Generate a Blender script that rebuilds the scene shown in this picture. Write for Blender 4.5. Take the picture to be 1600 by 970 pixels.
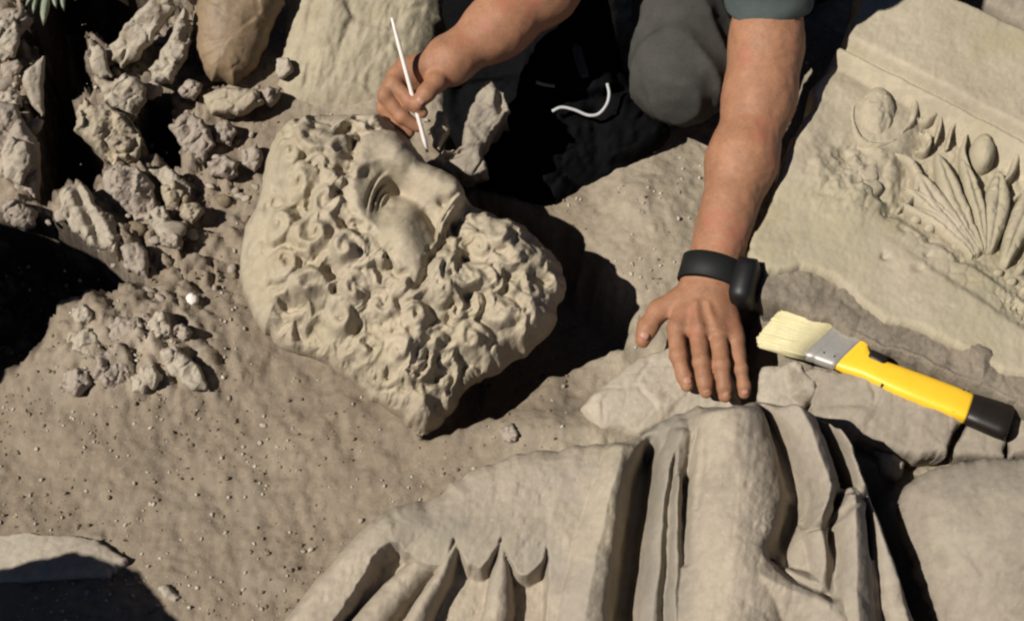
import bpy, math, random
import numpy as np
from mathutils import Vector, Matrix
random.seed(7); RNG = np.random.RandomState(7)
SC = bpy.context.scene
for o in list(bpy.data.objects): bpy.data.objects.remove(o)

# ------------------------------------------------------------------ camera, sky, sun, exposure
PITCH = math.radians(55); DIST = 2.6; FOC = 2600.0           # lens in 1600-px-wide pixels
CAM = np.array([0.0, -DIST*math.cos(PITCH), DIST*math.sin(PITCH)])
FWD = np.array([0, math.cos(PITCH), -math.sin(PITCH)]); UPV = np.array([0, math.sin(PITCH), math.cos(PITCH)])
cd = bpy.data.cameras.new('camera'); cam = bpy.data.objects.new('camera', cd); SC.collection.objects.link(cam)
cam.location = CAM; cam.rotation_euler = (math.pi/2-PITCH, 0, 0)
cd.sensor_width = 36; cd.lens = 36*FOC/1600; cd.clip_start = .05; cd.clip_end = 500
SC.camera = cam
SUN_EL, SUN_AZ = math.radians(50), math.radians(30)          # azimuth of travel, from +X towards +Y
SD = np.array([math.cos(SUN_EL)*math.cos(SUN_AZ), math.cos(SUN_EL)*math.sin(SUN_AZ), -math.sin(SUN_EL)])
w = bpy.data.worlds.new('World'); SC.world = w; w.use_nodes = True
nt = w.node_tree; sky = nt.nodes.new('ShaderNodeTexSky'); sky.sky_type = 'NISHITA'; sky.sun_disc = False
sky.sun_elevation = SUN_EL; sky.sun_rotation = math.atan2(-SD[0], -SD[1]); sky.altitude = 1500; sky.air_density = .35; sky.dust_density = .1
bg = nt.nodes['Background']; bg.inputs[1].default_value = .05; nt.links.new(sky.outputs[0], bg.inputs[0])
sl = bpy.data.lights.new('sun', 'SUN'); sl.energy = 5.0; sl.angle = math.radians(.5); sl.color = (1, .955, .875)
so = bpy.data.objects.new('sun', sl); SC.collection.objects.link(so)
so.rotation_euler = Vector(SD).to_track_quat('-Z', 'Y').to_euler(); so.location = (-2, -2, 4)
SC.view_settings.view_transform = 'Standard'; SC.view_settings.look = 'None'; SC.view_settings.gamma = 1
SC.view_settings.exposure = 0.17
SC.cycles.filter_width = 2.3; SC.cycles.max_bounces = 4; SC.cycles.diffuse_bounces = 2

# ------------------------------------------------------------------ numeric helpers
def ray(px, py):
    px = np.asarray(px, float); py = np.asarray(py, float)
    return FWD*FOC + (px[..., None]-800)*np.array([1., 0, 0]) - (py[..., None]-485)*UPV
def P(px, py, z=0.0):                                        # point of the place at height z seen at a pixel of the photo
    r = ray(px, py); t = (np.asarray(z, float)-CAM[2])/r[..., 2]
    return CAM + r*t[..., None]
def onplane(px, py, p0, n):
    r = ray(px, py); return CAM + r*(np.dot(p0-CAM, n)/(r@n))[..., None]
def topix(p):
    d = np.asarray(p)-CAM; k = FOC/(d@FWD); return 800+d[..., 0]*k, 485-(d@UPV)*k
def mpp(p): return float(np.dot(np.asarray(p)-CAM, FWD)/FOC)
def hsh(ix, iy, iz, seed):
    h = (ix.astype(np.int64)*374761393 + iy.astype(np.int64)*668265263 + iz.astype(np.int64)*2147483647 + seed*1274126177) & 0xffffffff
    h = ((h ^ (h >> 13))*1274126177) & 0xffffffff; h = h ^ (h >> 16)
    return (h & 0xffffff)/float(0xffffff)*2-1
def noise2(x, y, seed=0):
    x = np.asarray(x, float); y = np.asarray(y, float)
    ix = np.floor(x); iy = np.floor(y); fx = x-ix; fy = y-iy; z = np.zeros_like(ix)
    u = fx*fx*fx*(fx*(fx*6-15)+10); v = fy*fy*fy*(fy*(fy*6-15)+10)
    a = hsh(ix, iy, z, seed); b = hsh(ix+1, iy, z, seed); c = hsh(ix, iy+1, z, seed); d = hsh(ix+1, iy+1, z, seed)
    return (a*(1-u)+b*u)*(1-v)+(c*(1-u)+d*u)*v
def fbm(x, y, oct=4, seed=0, gain=.5):
    s = 0; a = 1; t = 0
    for k in range(oct): s = s+a*noise2(x*2**k+k*17.3, y*2**k-k*9.1, seed+k); t += a; a *= gain
    return s/t
def noise3(p, seed=0):
    i = np.floor(p); f = p-i; u = f*f*(3-2*f); r = 0
    for dx in (0, 1):
        for dy in (0, 1):
            for dz in (0, 1):
                wgt = (u[..., 0] if dx else 1-u[..., 0])*(u[..., 1] if dy else 1-u[..., 1])*(u[..., 2] if dz else 1-u[..., 2])
                r = r+wgt*hsh(i[..., 0]+dx, i[..., 1]+dy, i[..., 2]+dz, seed)
    return r
def cells(px, py, S, seed, slope=.9):                        # angular broken-stone relief: nearest cell of a jittered grid is a tilted plane
    x = px/S; y = py/S; ix = np.floor(x); iy = np.floor(y); z = np.zeros_like(ix); bd = np.full(x.shape, 9.); b2 = bd.copy(); out = np.zeros(x.shape)
    for dx in (-1, 0, 1):
        for dy in (-1, 0, 1):
            cx = ix+dx; cy = iy+dy; jx = cx+.5+.42*hsh(cx, cy, z, seed); jy = cy+.5+.42*hsh(cx, cy, z, seed+1); d = np.hypot(x-jx, y-jy)
            v = hsh(cx, cy, z, seed+2)*.5+slope*((x-jx)*hsh(cx, cy, z, seed+3)+(y-jy)*hsh(cx, cy, z, seed+4)); k = d < bd
            b2 = np.where(k, bd, np.minimum(b2, d)); out = np.where(k, v, out); bd = np.minimum(bd, d)
    return out*ss(0, .16, b2-bd)-.45*(1-ss(0, .22, b2-bd))
def ss(a, b, x): t = np.clip((x-a)/(b-a), 0, 1); return t*t*(3-2*t)
def segdist(px, py, poly, closed=True):
    poly = np.asarray(poly, float); best = np.full(np.shape(px), 1e9); bx = np.zeros(np.shape(px)); by = np.zeros(np.shape(px)); tt = np.zeros(np.shape(px)); sg = np.zeros(np.shape(px))
    n = len(poly); m = n if closed else n-1
    for i in range(m):
        a = poly[i]; b = poly[(i+1) % n]; d = b-a; L = d@d+1e-12
        t = np.clip(((px-a[0])*d[0]+(py-a[1])*d[1])/L, 0, 1); qx = a[0]+t*d[0]; qy = a[1]+t*d[1]
        q = np.hypot(px-qx, py-qy); k = q < best
        cr = d[0]*(py-a[1])-d[1]*(px-a[0])
        best = np.where(k, q, best); bx = np.where(k, qx, bx); by = np.where(k, qy, by); tt = np.where(k, (i+t)/m, tt); sg = np.where(k, np.sign(cr), sg)
    return best, bx, by, tt, sg
def inside(px, py, poly):
    r = np.zeros(np.shape(px), bool); n = len(poly)
    for i in range(n):
        x0, y0 = poly[i]; x1, y1 = poly[(i+1) % n]
        if y0 == y1: continue
        c = ((y0 > py) != (y1 > py)) & (px < (x1-x0)*(py-y0)/(y1-y0)+x0); r ^= c
    return r
def sdist(px, py, poly):
    d, bx, by, _, _ = segdist(px, py, poly); return np.where(inside(px, py, poly), d, -d), bx, by
def chaikin(poly, n=2):
    p = np.asarray(poly, float)
    for _ in range(n):
        q = np.roll(p, -1, 0); p = np.stack([p*.75+q*.25, p*.25+q*.75], 1).reshape(-1, 2)
    return p
def rough(poly, amp=2.5, n=3, seed=0):                       # broken stone edge: fractal midpoints
    p = np.asarray(poly, float); r = np.random.RandomState(seed+11); amp = min(amp, np.ptp(p, 0).mean()*.035)
    for k in range(n):
        q = np.roll(p, -1, 0); L = np.hypot(*(q-p).T); m = (p+q)/2+r.randn(len(p), 2)*np.minimum(amp, L*.12)[:, None]
        p = np.stack([p, m], 1).reshape(-1, 2); amp *= .6
    return p

# ------------------------------------------------------------------ objects
def obj(name, verts, faces, mat, parent=None, smooth=True, cols=None):
    me = bpy.data.meshes.new(name); verts = np.asarray(verts, float); 
    if isinstance(faces, np.ndarray) and faces.ndim == 2:
        nf, k = faces.shape; me.vertices.add(len(verts)); me.vertices.foreach_set('co', verts.ravel())
        me.loops.add(nf*k); me.polygons.add(nf); me.loops.foreach_set('vertex_index', faces.ravel().astype(np.int32))
        me.polygons.foreach_set('loop_start', np.arange(0, nf*k, k, dtype=np.int32))
        me.update(calc_edges=True)
    else: me.from_pydata([tuple(v) for v in verts], [], [tuple(int(i) for i in f) for f in faces]); me.update()
    if smooth: me.polygons.foreach_set('use_smooth', np.ones(len(me.polygons), bool))
    if cols is not None:
        a = me.color_attributes.new('tint', 'FLOAT_COLOR', 'POINT'); c = np.ones((len(verts), 4)); c[:, :cols.shape[1]] = cols; a.data.foreach_set('color', c.ravel())
    me.validate(); me.materials.append(mat); o = bpy.data.objects.new(name, me); SC.collection.objects.link(o)
    if parent is not None: o.parent = parent; o.matrix_parent_inverse = Matrix.Translation(-Vector(parent.location))
    return o
def tag(o, label=None, cat=None, group=None, kind=None):
    for k, v in (('label', label), ('category', cat), ('group', group), ('kind', kind)):
        if v: o[k] = v
    return o
def thing(name, loc, label, cat, group=None):
    o = bpy.data.objects.new(name, None); o.empty_display_size = .05; SC.collection.objects.link(o); o.location = tuple(float(c) for c in loc); return tag(o, label, cat, group)
def merge(parts):                                            # several (verts, faces) of quads/tris into one
    V = []; F = []; n = 0
    for v, f in parts:
        V.append(np.asarray(v)); F += [tuple(int(i)+n for i in q) for q in f]; n += len(v)
    return np.concatenate(V), F

def mat(name, base, var=.25, scale=12, bump=.4, bscale=60, rough_=.85, tint=False, spots=None, sss=0, spec=.3, metal=0, bdist=.004):
    m = bpy.data.materials.new(name); m.use_nodes = True; n = m.node_tree; b = n.nodes['Principled BSDF']; L = n.links.new
    N = n.nodes.new; tc = N('ShaderNodeNewGeometry')
    def tex(s, d=8, r=.6):
        t = N('ShaderNodeTexNoise'); t.inputs['Scale'].default_value = s; t.inputs['Detail'].default_value = d; t.inputs['Roughness'].default_value = r; L(tc.outputs['Position'], t.inputs['Vector']); return t
    t1 = tex(scale); t2 = tex(scale*9, 6, .7)
    mx = N('ShaderNodeMath'); mx.operation = 'ADD'; L(t1.outputs[0], mx.inputs[0]); L(t2.outputs[0], mx.inputs[1])
    r = N('ShaderNodeMapRange'); L(mx.outputs[0], r.inputs[0]); r.inputs[1].default_value = .72; r.inputs[2].default_value = 1.28; r.inputs[3].default_value = 1-var; r.inputs[4].default_value = 1+var
    if tint: a = N('ShaderNodeVertexColor'); a.layer_name = 'tint'; src = a.outputs[0]
    else: a = N('ShaderNodeRGB'); a.outputs[0].default_value = (*base, 1); src = a.outputs[0]
    mul = N('ShaderNodeVectorMath'); mul.operation = 'SCALE'; L(src, mul.inputs[0]); L(r.outputs[0], mul.inputs['Scale']); col = mul.outputs[0]
    if spots:                                                # (colour, noise scale, threshold, amount)
        for c, s, th, am in spots:
            ts = tex(s, 5, .65); rs = N('ShaderNodeMapRange'); L(ts.outputs[0], rs.inputs[0]); rs.inputs[1].default_value = th; rs.inputs[2].default_value = th+.09; rs.inputs[4].default_value = am
            mi = N('ShaderNodeMix'); mi.data_type = 'RGBA'; L(rs.outputs[0], mi.inputs['Factor']); L(col, mi.inputs['A']); mi.inputs['B'].default_value = (*c, 1); col = mi.outputs['Result']
    L(col, b.inputs['Base Color']); b.inputs['Roughness'].default_value = rough_; b.inputs['Specular IOR Level'].default_value = spec; b.inputs['Metallic'].default_value = metal
    if bump:
        t3 = tex(bscale, 9, .65); bp = N('ShaderNodeBump'); bp.inputs['Strength'].default_value = bump; bp.inputs['Distance'].default_value = bdist; L(t3.outputs[0], bp.inputs['Height']); L(bp.outputs[0], b.inputs['Normal'])
    if sss: b.inputs['Subsurface Weight'].default_value = sss; b.inputs['Subsurface Radius'].default_value = (.012, .005, .003); b.inputs['Subsurface Scale'].default_value = 1
    return m
DUST = (.30, .235, .16)
M = dict(
 soil=mat('soil', (.2, .15, .1), .22, 9, .6, 90, .95, tint=True, spots=[((.33, .28, .21), 55, .62, .55), ((.15, .12, .09), 14, .56, .45), ((.27, .225, .17), 7, .54, .5), ((.10, .08, .055), 90, .68, .6)], spec=.1),
 clod=mat('clod', (.2, .155, .105), .3, 20, .4, 200, .95, spec=.1),
 pebble=mat('pebble', (.42, .37, .3), .3, 30, .3, 200, .8),
 marble=mat('marble', (.375, .315, .232), .17, 9, .55, 110, .9, tint=True, spots=[((.30, .255, .165), 6, .52, .55), ((.23, .185, .13), 22, .60, .5), ((.25, .19, .12), 14, .60, .45), ((.46, .39, .29), 30, .62, .35)], spec=.15, bdist=.0025),
 frieze=mat('frieze_marble', (.375, .32, .235), .15, 8, .45, 90, .9, spots=[((.33, .29, .195), 4.5, .50, .6), ((.26, .215, .155), 12, .58, .45), ((.32, .27, .16), 9, .58, .4), ((.5, .44, .34), 40, .63, .4), ((.24, .19, .13), 26, .68, .5)], spec=.15, bdist=.0025),
 drape=mat('drapery_marble', (.33, .28, .21), .18, 9, .5, 100, .85, tint=True, spots=[((.27, .235, .17), 18, .57, .45), ((.21, .175, .13), 11, .56, .5), ((.5, .45, .37), 45, .66, .6), ((.24, .215, .185), 5, .52, .4)], spec=.2, bdist=.0025),
 grey=mat('grey_stone', (.265, .225, .178), .2, 9, .35, 70, .9, spots=[((.33, .29, .22), 12, .54, .5), ((.19, .165, .125), 8, .55, .55), ((.44, .40, .33), 60, .66, .6)], spec=.15),
 pale=mat('pale_stone', (.36, .31, .245), .2, 12, .5, 80, .9, spots=[((.22, .17, .12), 20, .56, .55)], spec=.15),
 sandy=mat('sandy_stone', (.33, .285, .205), .18, 8, .6, 60, .95, spots=[((.26, .22, .14), 13, .55, .5), ((.40, .36, .28), 30, .62, .5)], spec=.1),
 yellowstone=mat('ochre_stone', (.34, .285, .21), .22, 12, .5, 80, .9, spots=[((.25, .17, .07), 30, .6, .6)], spec=.15),
 purplestone=mat('mauve_stone', (.30, .25, .205), .2, 12, .5, 80, .9, spots=[((.4, .35, .31), 30, .62, .5)], spec=.15),
 cobble=mat('brown_cobble', (.2, .14, .085), .3, 8, .25, 50, .6, spots=[((.13, .08, .04), 12, .56, .6), ((.3, .25, .18), 22, .62, .5)], spec=.4),
 dirtledge=mat('dirt_ledge', (.21, .175, .135), .3, 14, .8, 60, .95, spec=.1),
 skin=mat('sunburnt_skin', (.295, .142, .078), .22, 22, .5, 260, .6, spots=[((.34, .125, .075), 14, .54, .6), ((.25, .12, .07), 9, .58, .5), ((.22, .10, .06), 120, .62, .35)], sss=.03, spec=.35, bdist=.0012),
 nail=mat('nail', (.38, .20, .14), .05, 30, 0, 10, .45, spec=.3),
 shirt=mat('teal_grey_cloth', (.075, .092, .088), .15, 40, .4, 500, .95, spec=.1, bdist=.001),
 trouser=mat('dark_trouser_cloth', (.056, .053, .048), .2, 30, .4, 400, .95, spec=.1, bdist=.001),
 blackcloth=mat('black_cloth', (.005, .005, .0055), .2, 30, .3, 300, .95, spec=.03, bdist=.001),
 rubber=mat('black_rubber', (.006, .006, .006), .1, 30, .15, 300, .5, spec=.4, bdist=.001),
 strap=mat('watch_strap', (.012, .0125, .012), .1, 30, .15, 300, .6, spec=.2, bdist=.001),
 white=mat('white_plastic', (.75, .68, .62), .06, 60, 0, 10, .4),
 sole=mat('white_sole', (.8, .8, .78), .05, 60, .1, 200, .5),
 piping=mat('grey_piping', (.4, .4, .4), .2, 60, .1, 200, .5),
 yellow=mat('yellow_plastic', (.86, .52, .03), .07, 30, .12, 250, .42, spots=[((.5, .3, .05), 60, .68, .5)], spec=.5, bdist=.001),
 steel=mat('steel', (.5, .47, .43), .12, 60, .2, 300, .5, metal=.6, spots=[((.3, .25, .18), 50, .6, .5)], bdist=.001),
 bristle=mat('cream_bristle', (.62, .55, .33), .12, 60, .5, 700, .7, spec=.2, bdist=.001),
 blackplastic=mat('black_plastic', (.014, .01, .008), .2, 60, .2, 300, .45, spec=.4, bdist=.001),
 hole=mat('dark_earth', (.035, .026, .02), .3, 30, .5, 100, .95, spec=.05),
 leaf=mat('grey_green_leaf', (.23, .26, .19), .2, 40, .2, 200, .6),
 hair=mat('dark_hair', (.02, .014, .01), .3, 60, .6, 400, .6),
)

# relief: a body whose front is a height field over an outline, with rounded rim, real thickness and closed back
class Relief:
    def __init__(s, poly, z, tilt=1.0, step=2.5, center=None, nrm=None):
        s.poly = np.asarray(poly, float); s.step = step
        c = s.poly.mean(0) if center is None else np.asarray(center, float); s.c = P(c[0], c[1], z)
        v = CAM-s.c; v /= np.linalg.norm(v); n = v*tilt+np.array([0, 0, 1.])*(1-tilt) if nrm is None else np.asarray(nrm, float); s.n = n/np.linalg.norm(n)
    def base(s, px, py): return onplane(px, py, s.c, s.n)
    def build(s, name, hf, mat_, depth=.05, parent=None, taper=.12, split=None, colf=None, split_mats=None):
        st = s.step; x0, y0 = s.poly.min(0)-st*2; x1, y1 = s.poly.max(0)+st*2
        gx = np.arange(x0, x1+st, st); gy = np.arange(y0, y1+st, st); X, Y = np.meshgrid(gx, gy)
        sd, bx, by = sdist(X, Y, s.poly); keep = sd > -.35*st
        ck = keep[:-1, :-1] & keep[1:, :-1] & keep[:-1, 1:] & keep[1:, 1:]
        # drop pinched cells
        idx = np.arange(X.size).reshape(X.shape); q = np.stack([idx[1:, :-1][ck], idx[1:, 1:][ck], idx[:-1, 1:][ck], idx[:-1, :-1][ck]], 1)
        e = np.concatenate([q[:, [0, 1]], q[:, [1, 2]], q[:, [2, 3]], q[:, [3, 0]]]); key = e[:, 0].astype(np.int64)*X.size+e[:, 1]; rk = e[:, 1].astype(np.int64)*X.size+e[:, 0]
        bd = e[~np.isin(key, rk)]; bset = np.unique(bd)
        X = X.ravel().copy(); Y = Y.ravel().copy(); sd = sd.ravel().copy(); X[bset] = bx.ravel()[bset]; Y[bset] = by.ravel()[bset]; sd[bset] = 0
        used = np.unique(q); mp = np.full(X.size, -1); mp[used] = np.arange(len(used)); q = mp[q]; bd = mp[bd]
        X = X[used]; Y = Y[used]; sd = np.maximum(sd[used], 0); s.X, s.Y = X, Y
        V = s.base(X, Y)+s.n*hf(X, Y, sd)[:, None]
        cen = V.mean(0); bs = np.unique(bd); nb = len(bs); m2 = np.full(len(V), -1); m2[bs] = np.arange(nb)
        cols = colf(X, Y) if colf else None
        n0 = len(V); rings = [V]; quads = [q]; prev = lambda i: i
        L = 4; off = n0; last = None
        for k in range(1, L+1):
            f = k/L; B = V[bs]-s.n*depth*f; w_ = taper*f**1.5*(1 if True else 0)
            B = B+(cen-B-((cen-B)@s.n)[:, None]*s.n)*w_; B = B+noise3(B*60, 5)[:, None]*s.n*.0  + np.stack([noise3(B*45, 6), noise3(B*45, 7), noise3(B*45, 8)], 1)*depth*.06*min(f*2, 1)
            rings.append(B); a = bd[:, 0]; b = bd[:, 1]
            if last is None: quads.append(np.stack([b, a, off+m2[a], off+m2[b]], 1))
            else: quads.append(np.stack([last+m2[b], last+m2[a], off+m2[a], off+m2[b]], 1))
            last = off; off += nb
        rings.append((cen-s.n*depth)[None]); ci = off
        Vall = np.concatenate(rings); Q = np.concatenate(quads); cap = np.stack([last+m2[bd[:, 1]], last+m2[bd[:, 0]], np.full(len(bd), ci)], 1)
        if cols is not None: cc = np.concatenate([cols]+[cols[bs]]*L+[cols.mean(0)[None]])
        else: cc = None
        if split is None:
            T = np.concatenate([Q[:, [0, 1, 2]], Q[:, [0, 2, 3]], cap]); return obj(name, Vall, T, mat_, parent, cols=cc)
        lab = split(X, Y); lv = np.concatenate([lab]+[lab[bs]]*L+[np.zeros(1, int)]); T = np.concatenate([Q[:, [0, 1, 2]], Q[:, [0, 2, 3]], cap]); fl = lv[T[:, 0]]
        # shared normals so that the joints between parts do not show
        P0, P1, P2 = Vall[T[:, 0]], Vall[T[:, 1]], Vall[T[:, 2]]; fn = np.cross(P1-P0, P2-P0); vn = np.zeros_like(Vall)
        for k in range(3): np.add.at(vn, T[:, k], fn)
        vn /= np.linalg.norm(vn, axis=1)[:, None]+1e-12
        out = []
        for i, nm in enumerate(name):
            f = T[fl == i]; u = np.unique(f); m3 = np.full(len(Vall), -1); m3[u] = np.arange(len(u))
            o = obj(nm, Vall[u], m3[f], mat_ if split_mats is None else split_mats[i], parent, cols=None if cc is None else cc[u])
            o.data.normals_split_custom_set_from_vertices([tuple(x) for x in vn[u]]); out.append(o)
        return out
def dome(sd, R, T): t = np.clip(sd/R, 0, 1); return T*np.sqrt(np.clip(1-(1-t)**2, 0, 1))

def rockpoly(name, poly, z, m, label, cat='stone', T=.03, R=18, depth=.06, seed=0, tilt=.85, am=.5, group=None, facet=.35, step=2.5, amp=3, parent=None, ribs=None):
    poly = rough(poly, amp, 3, seed); rl = Relief(poly, z, tilt, step); r = np.random.RandomState(seed+3)
    pl = [(r.uniform(-1, 1), r.uniform(-1, 1), r.uniform(.5, 1.2)) for _ in range(5)]; c = poly.mean(0); S = np.ptp(poly, 0).max()/2
    def hf(X, Y, sd):
        h = dome(sd, R, T); u = (X-c[0])/S; v = (Y-c[1])/S
        fac = np.min([T*(k*1.2+a*u+b*v) for a, b, k in pl], 0)
        h = h*(1-facet)+np.minimum(h, np.maximum(fac, T*.05)+T*.1)*facet
        wX = X+S*.12*fbm(X/S*3, Y/S*3, 2, seed+40); g = T*am*(.45*fbm(X/S*1.6, Y/S*1.6, 3, seed)+.40*cells(wX, Y, S*.62, seed+41, 1.2)+.12*cells(wX, Y, max(S*.22, 9), seed+44)+.10*fbm(X/12, Y/12, 3, seed+5))
        if ribs is not None: g = g+ribs(X, Y)
        return h+g*ss(0, R*.5, sd)
    o = rl.build(name, hf, m, depth, parent); 
    if cat and parent is None: tag(o, label, cat, group)
    return o

# ------------------------------------------------------------------ signed-distance bodies (hands, arms, clothes)
def surf_nets(F, org, h):
    s = F < 0; nx, ny, nz = F.shape
    cnt = np.zeros((nx-1, ny-1, nz-1)); acc = np.zeros((nx-1, ny-1, nz-1, 3)); cs = [(a, b, c) for a in (0, 1) for b in (0, 1) for c in (0, 1)]
    g = lambda A, c: A[c[0]:nx-1+c[0], c[1]:ny-1+c[1], c[2]:nz-1+c[2]]
    tot = sum(g(s, c).astype(int) for c in cs); act = (tot > 0) & (tot < 8); ii = np.argwhere(act); acc = np.zeros((len(ii), 3)); cnt = np.zeros(len(ii))
    val = {c: F[ii[:, 0]+c[0], ii[:, 1]+c[1], ii[:, 2]+c[2]] for c in cs}
    for c in cs:
        for ax in range(3):
            if c[ax]: continue
            d = list(c); d[ax] = 1; d = tuple(d); a, b = val[c], val[d]; x = (a < 0) != (b < 0); t = np.where(x, a/np.where(x, a-b, 1), 0)
            p = np.tile(np.array(c, float), (len(ii), 1)); p[:, ax] += t; acc += p*x[:, None]; cnt += x
    V = (ii+acc/cnt[:, None])*h+org; vid = np.full(act.shape, -1); vid[tuple(ii.T)] = np.arange(len(ii)); Q = []
    for ax in range(3):
        sl0 = [slice(1, -1)]*3; sl0[ax] = slice(0, F.shape[ax]-1); sl1 = list(sl0); sl1[ax] = slice(1, F.shape[ax])
        A = s[tuple(sl0)]; B = s[tuple(sl1)]; e = np.argwhere(A != B); off = np.array([1, 1, 1]); off[ax] = 0; e = e+off
        flip = s[tuple(e.T)]; o1, o2 = [(1, 2), (2, 0), (0, 1)][ax]; d1 = np.zeros(3, int); d1[o1] = 1; d2 = np.zeros(3, int); d2[o2] = 1
        q = np.stack([vid[tuple((e-d1-d2).T)], vid[tuple((e-d2).T)], vid[tuple(e.T)], vid[tuple((e-d1).T)]], 1)
        Q.append(np.where(flip[:, None], q, q[:, ::-1]))
    return V, np.concatenate(Q)
def cone(p, a, b, ra, rb):                                   # round cone, good enough: capsule with varying radius
    a = np.asarray(a, float); b = np.asarray(b, float); d = b-a; t = np.clip(((p-a)@d)/(d@d), 0, 1)
    return np.linalg.norm(p-a-t[..., None]*d, axis=-1)-(ra+(rb-ra)*t)
def elli(p, c, r, ax=None):
    q = p-np.asarray(c, float); 
    if ax is not None: q = q@np.asarray(ax).T
    r = np.asarray(r, float); k = np.linalg.norm(q/r, axis=-1); k2 = np.linalg.norm(q/(r*r), axis=-1); return k*(k-1)/(k2+1e-9)
def smin(a, b, k): h = np.clip(.5+.5*(b-a)/k, 0, 1); return b*(1-h)+a*h-k*h*(1-h)
def sdf_obj(fn, lo, hi, h):
    lo = np.asarray(lo, float); hi = np.asarray(hi, float); n = np.ceil((hi-lo)/h).astype(int)+1
    G = np.stack(np.meshgrid(*[lo[i]+np.arange(n[i])*h for i in range(3)], indexing='ij'), -1)
    if G.size < 3e5: return surf_nets(fn(G), lo, h)
    k = 4; C = G[::k, ::k, ::k]; D = fn(C); near = np.abs(D) < h*k*1.9+.006
    m = np.zeros(G.shape[:3], bool); F = np.empty(G.shape[:3]); sgn = np.where(D < 0, -1., 1.)
    up = lambda A: np.repeat(np.repeat(np.repeat(A, k, 0), k, 1), k, 2)
    pad = k//2; U = up(near); S = up(sgn)
    def fit(A): A = A[pad:, pad:, pad:]; q = [(0, max(0, G.shape[i]-A.shape[i])) for i in range(3)]; A = np.pad(A, q, mode='edge'); return A[:G.shape[0], :G.shape[1], :G.shape[2]]
    m = fit(U); F = fit(S)*1.0; F[m] = fn(G[m]); return surf_nets(F, lo, h)
def tube(path, rad, nseg=10, flat=1.0, cap=True):
    path = np.asarray(path, float); n = len(path); rad = np.broadcast_to(rad, n); V = []; up = np.array([0, 0, 1.])
    for i in range(n):
        t = path[min(i+1, n-1)]-path[max(i-1, 0)]; t /= np.linalg.norm(t)+1e-12; a = np.cross(t, up)
        if np.linalg.norm(a) < .05: a = np.cross(t, [1, 0, 0])
        a /= np.linalg.norm(a); b = np.cross(a, t)
        for k in range(nseg): th = 2*math.pi*k/nseg; V.append(path[i]+rad[i]*(a*math.cos(th)+b*math.sin(th)*flat))
    F = [(i*nseg+k, i*nseg+(k+1) % nseg, (i+1)*nseg+(k+1) % nseg, (i+1)*nseg+k) for i in range(n-1) for k in range(nseg)]
    if cap: F += [tuple(range(nseg))[::-1], tuple((n-1)*nseg+k for k in range(nseg))]
    return np.array(V), F
def spline(pts, n=8):
    p = np.asarray(pts, float); p = np.vstack([2*p[0]-p[1], p, 2*p[-1]-p[-2]]); out = []
    for i in range(1, len(p)-2):
        for k in range(n):
            t = k/n; out.append(.5*((2*p[i])+(-p[i-1]+p[i+1])*t+(2*p[i-1]-5*p[i]+4*p[i+1]-p[i+2])*t*t+(-p[i-1]+3*p[i]-3*p[i+1]+p[i+2])*t**3))
    out.append(p[-2]); return np.array(out)

# ================================================================== TERRAIN
PITS = [ # polygon in photo pixels, depth
 ([(60,-80),(330,-80),(285,-5),(250,25),(215,72),(170,85),(142,66),(138,120),(150,160),(116,190),(145,236),(180,262),(155,314),(114,290),(84,338),(62,330),(62,90),(10,84),(10,66),(55,40)], .42),
 ([(225,135),(262,150),(272,205),(292,235),(280,258),(238,250),(215,190)], .22),
 ([(-200,350),(60,352),(130,385),(195,432),(225,452),(100,492),(60,560),(-10,600),(-200,620)], .16),
 ([(740,300),(900,360),(1000,470),(985,540),(860,590),(790,655),(700,684),(652,690),(690,630),(700,400)], .15),
 ([(1345,720),(1400,740),(1390,790),(1450,900),(1480,1000),(1410,1000),(1370,860),(1340,780)], .07),
 ([(1146,470),(1200,470),(1190,560),(1178,606),(1166,600),(1150,540)], .05),
 ([(670,60),(800,-60),(960,-60),(960,160),(800,300),(740,300),(690,250),(690,160)], .06),
]
def terrain_h(px, py):
    h = .010*fbm(px/170, py/170, 3, 3)+.007*fbm(px/45, py/45, 4, 8)+.0035*fbm(px/14, py/14, 3, 12)+.0012*fbm(px/6, py/6, 2, 15)
    left = ss(420, 60, px)*ss(700, 420, py); wx_ = px+7*fbm(px/18, py/18, 3, 23); wy_ = py+7*fbm(px/18, py/18, 3, 24); lf2 = ss(440, 290, px)*ss(540, 420, py); h = h+lf2*(.026*cells(wx_, wy_, 46, 25)+.010*cells(wx_, wy_, 19, 26)+.003*cells(wx_, wy_, 8, 29)+.006*fbm(px/16, py/16, 3, 32))+.05*left+left*(.014*fbm(px/32, py/32, 4, 21)+ss(400, 290, px)*0*(.052*cells(wx_, wy_, 44, 25)+.026*cells(wx_, wy_, 19, 26)))
    m = np.exp(-(((px-215)/130)**2+((py-560)/70)**2)); h = h+.045*m+np.minimum(m*1.4, 1)*(.016*cells(wx_, wy_, 34, 27)+.007*cells(wx_, wy_, 14, 28)+.012*fbm(px/22, py/22, 3, 31))
    h = h+.03*ss(330, 520, px)*ss(230, 60, py)*ss(760, 690, px)
    h = h-.02*np.exp(-(((px-480)/120)**2+((py-560)/90)**2))
    h = h+.022*np.exp(-(((px-1010)/90)**2+((py-330)/150)**2))
    h = h+.030*np.exp(-(((px-860)/140)**2+((py-690)/45)**2))
    led = ss(1180, 1260, px)*ss(380, 440, py)*ss(640, 560, py); h = h+led*(.015+.012*cells(wx_, wy_, 26, 51))
    for k, (poly, d) in enumerate(PITS):
        sd, _, _ = sdist(px+6*fbm(px/20, py/20, 2, 60+k), py+6*fbm(px/20, py/20, 2, 70+k), poly); h = h-d*ss(-3, (7 if k < 3 else 34), sd)
    return h
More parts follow.
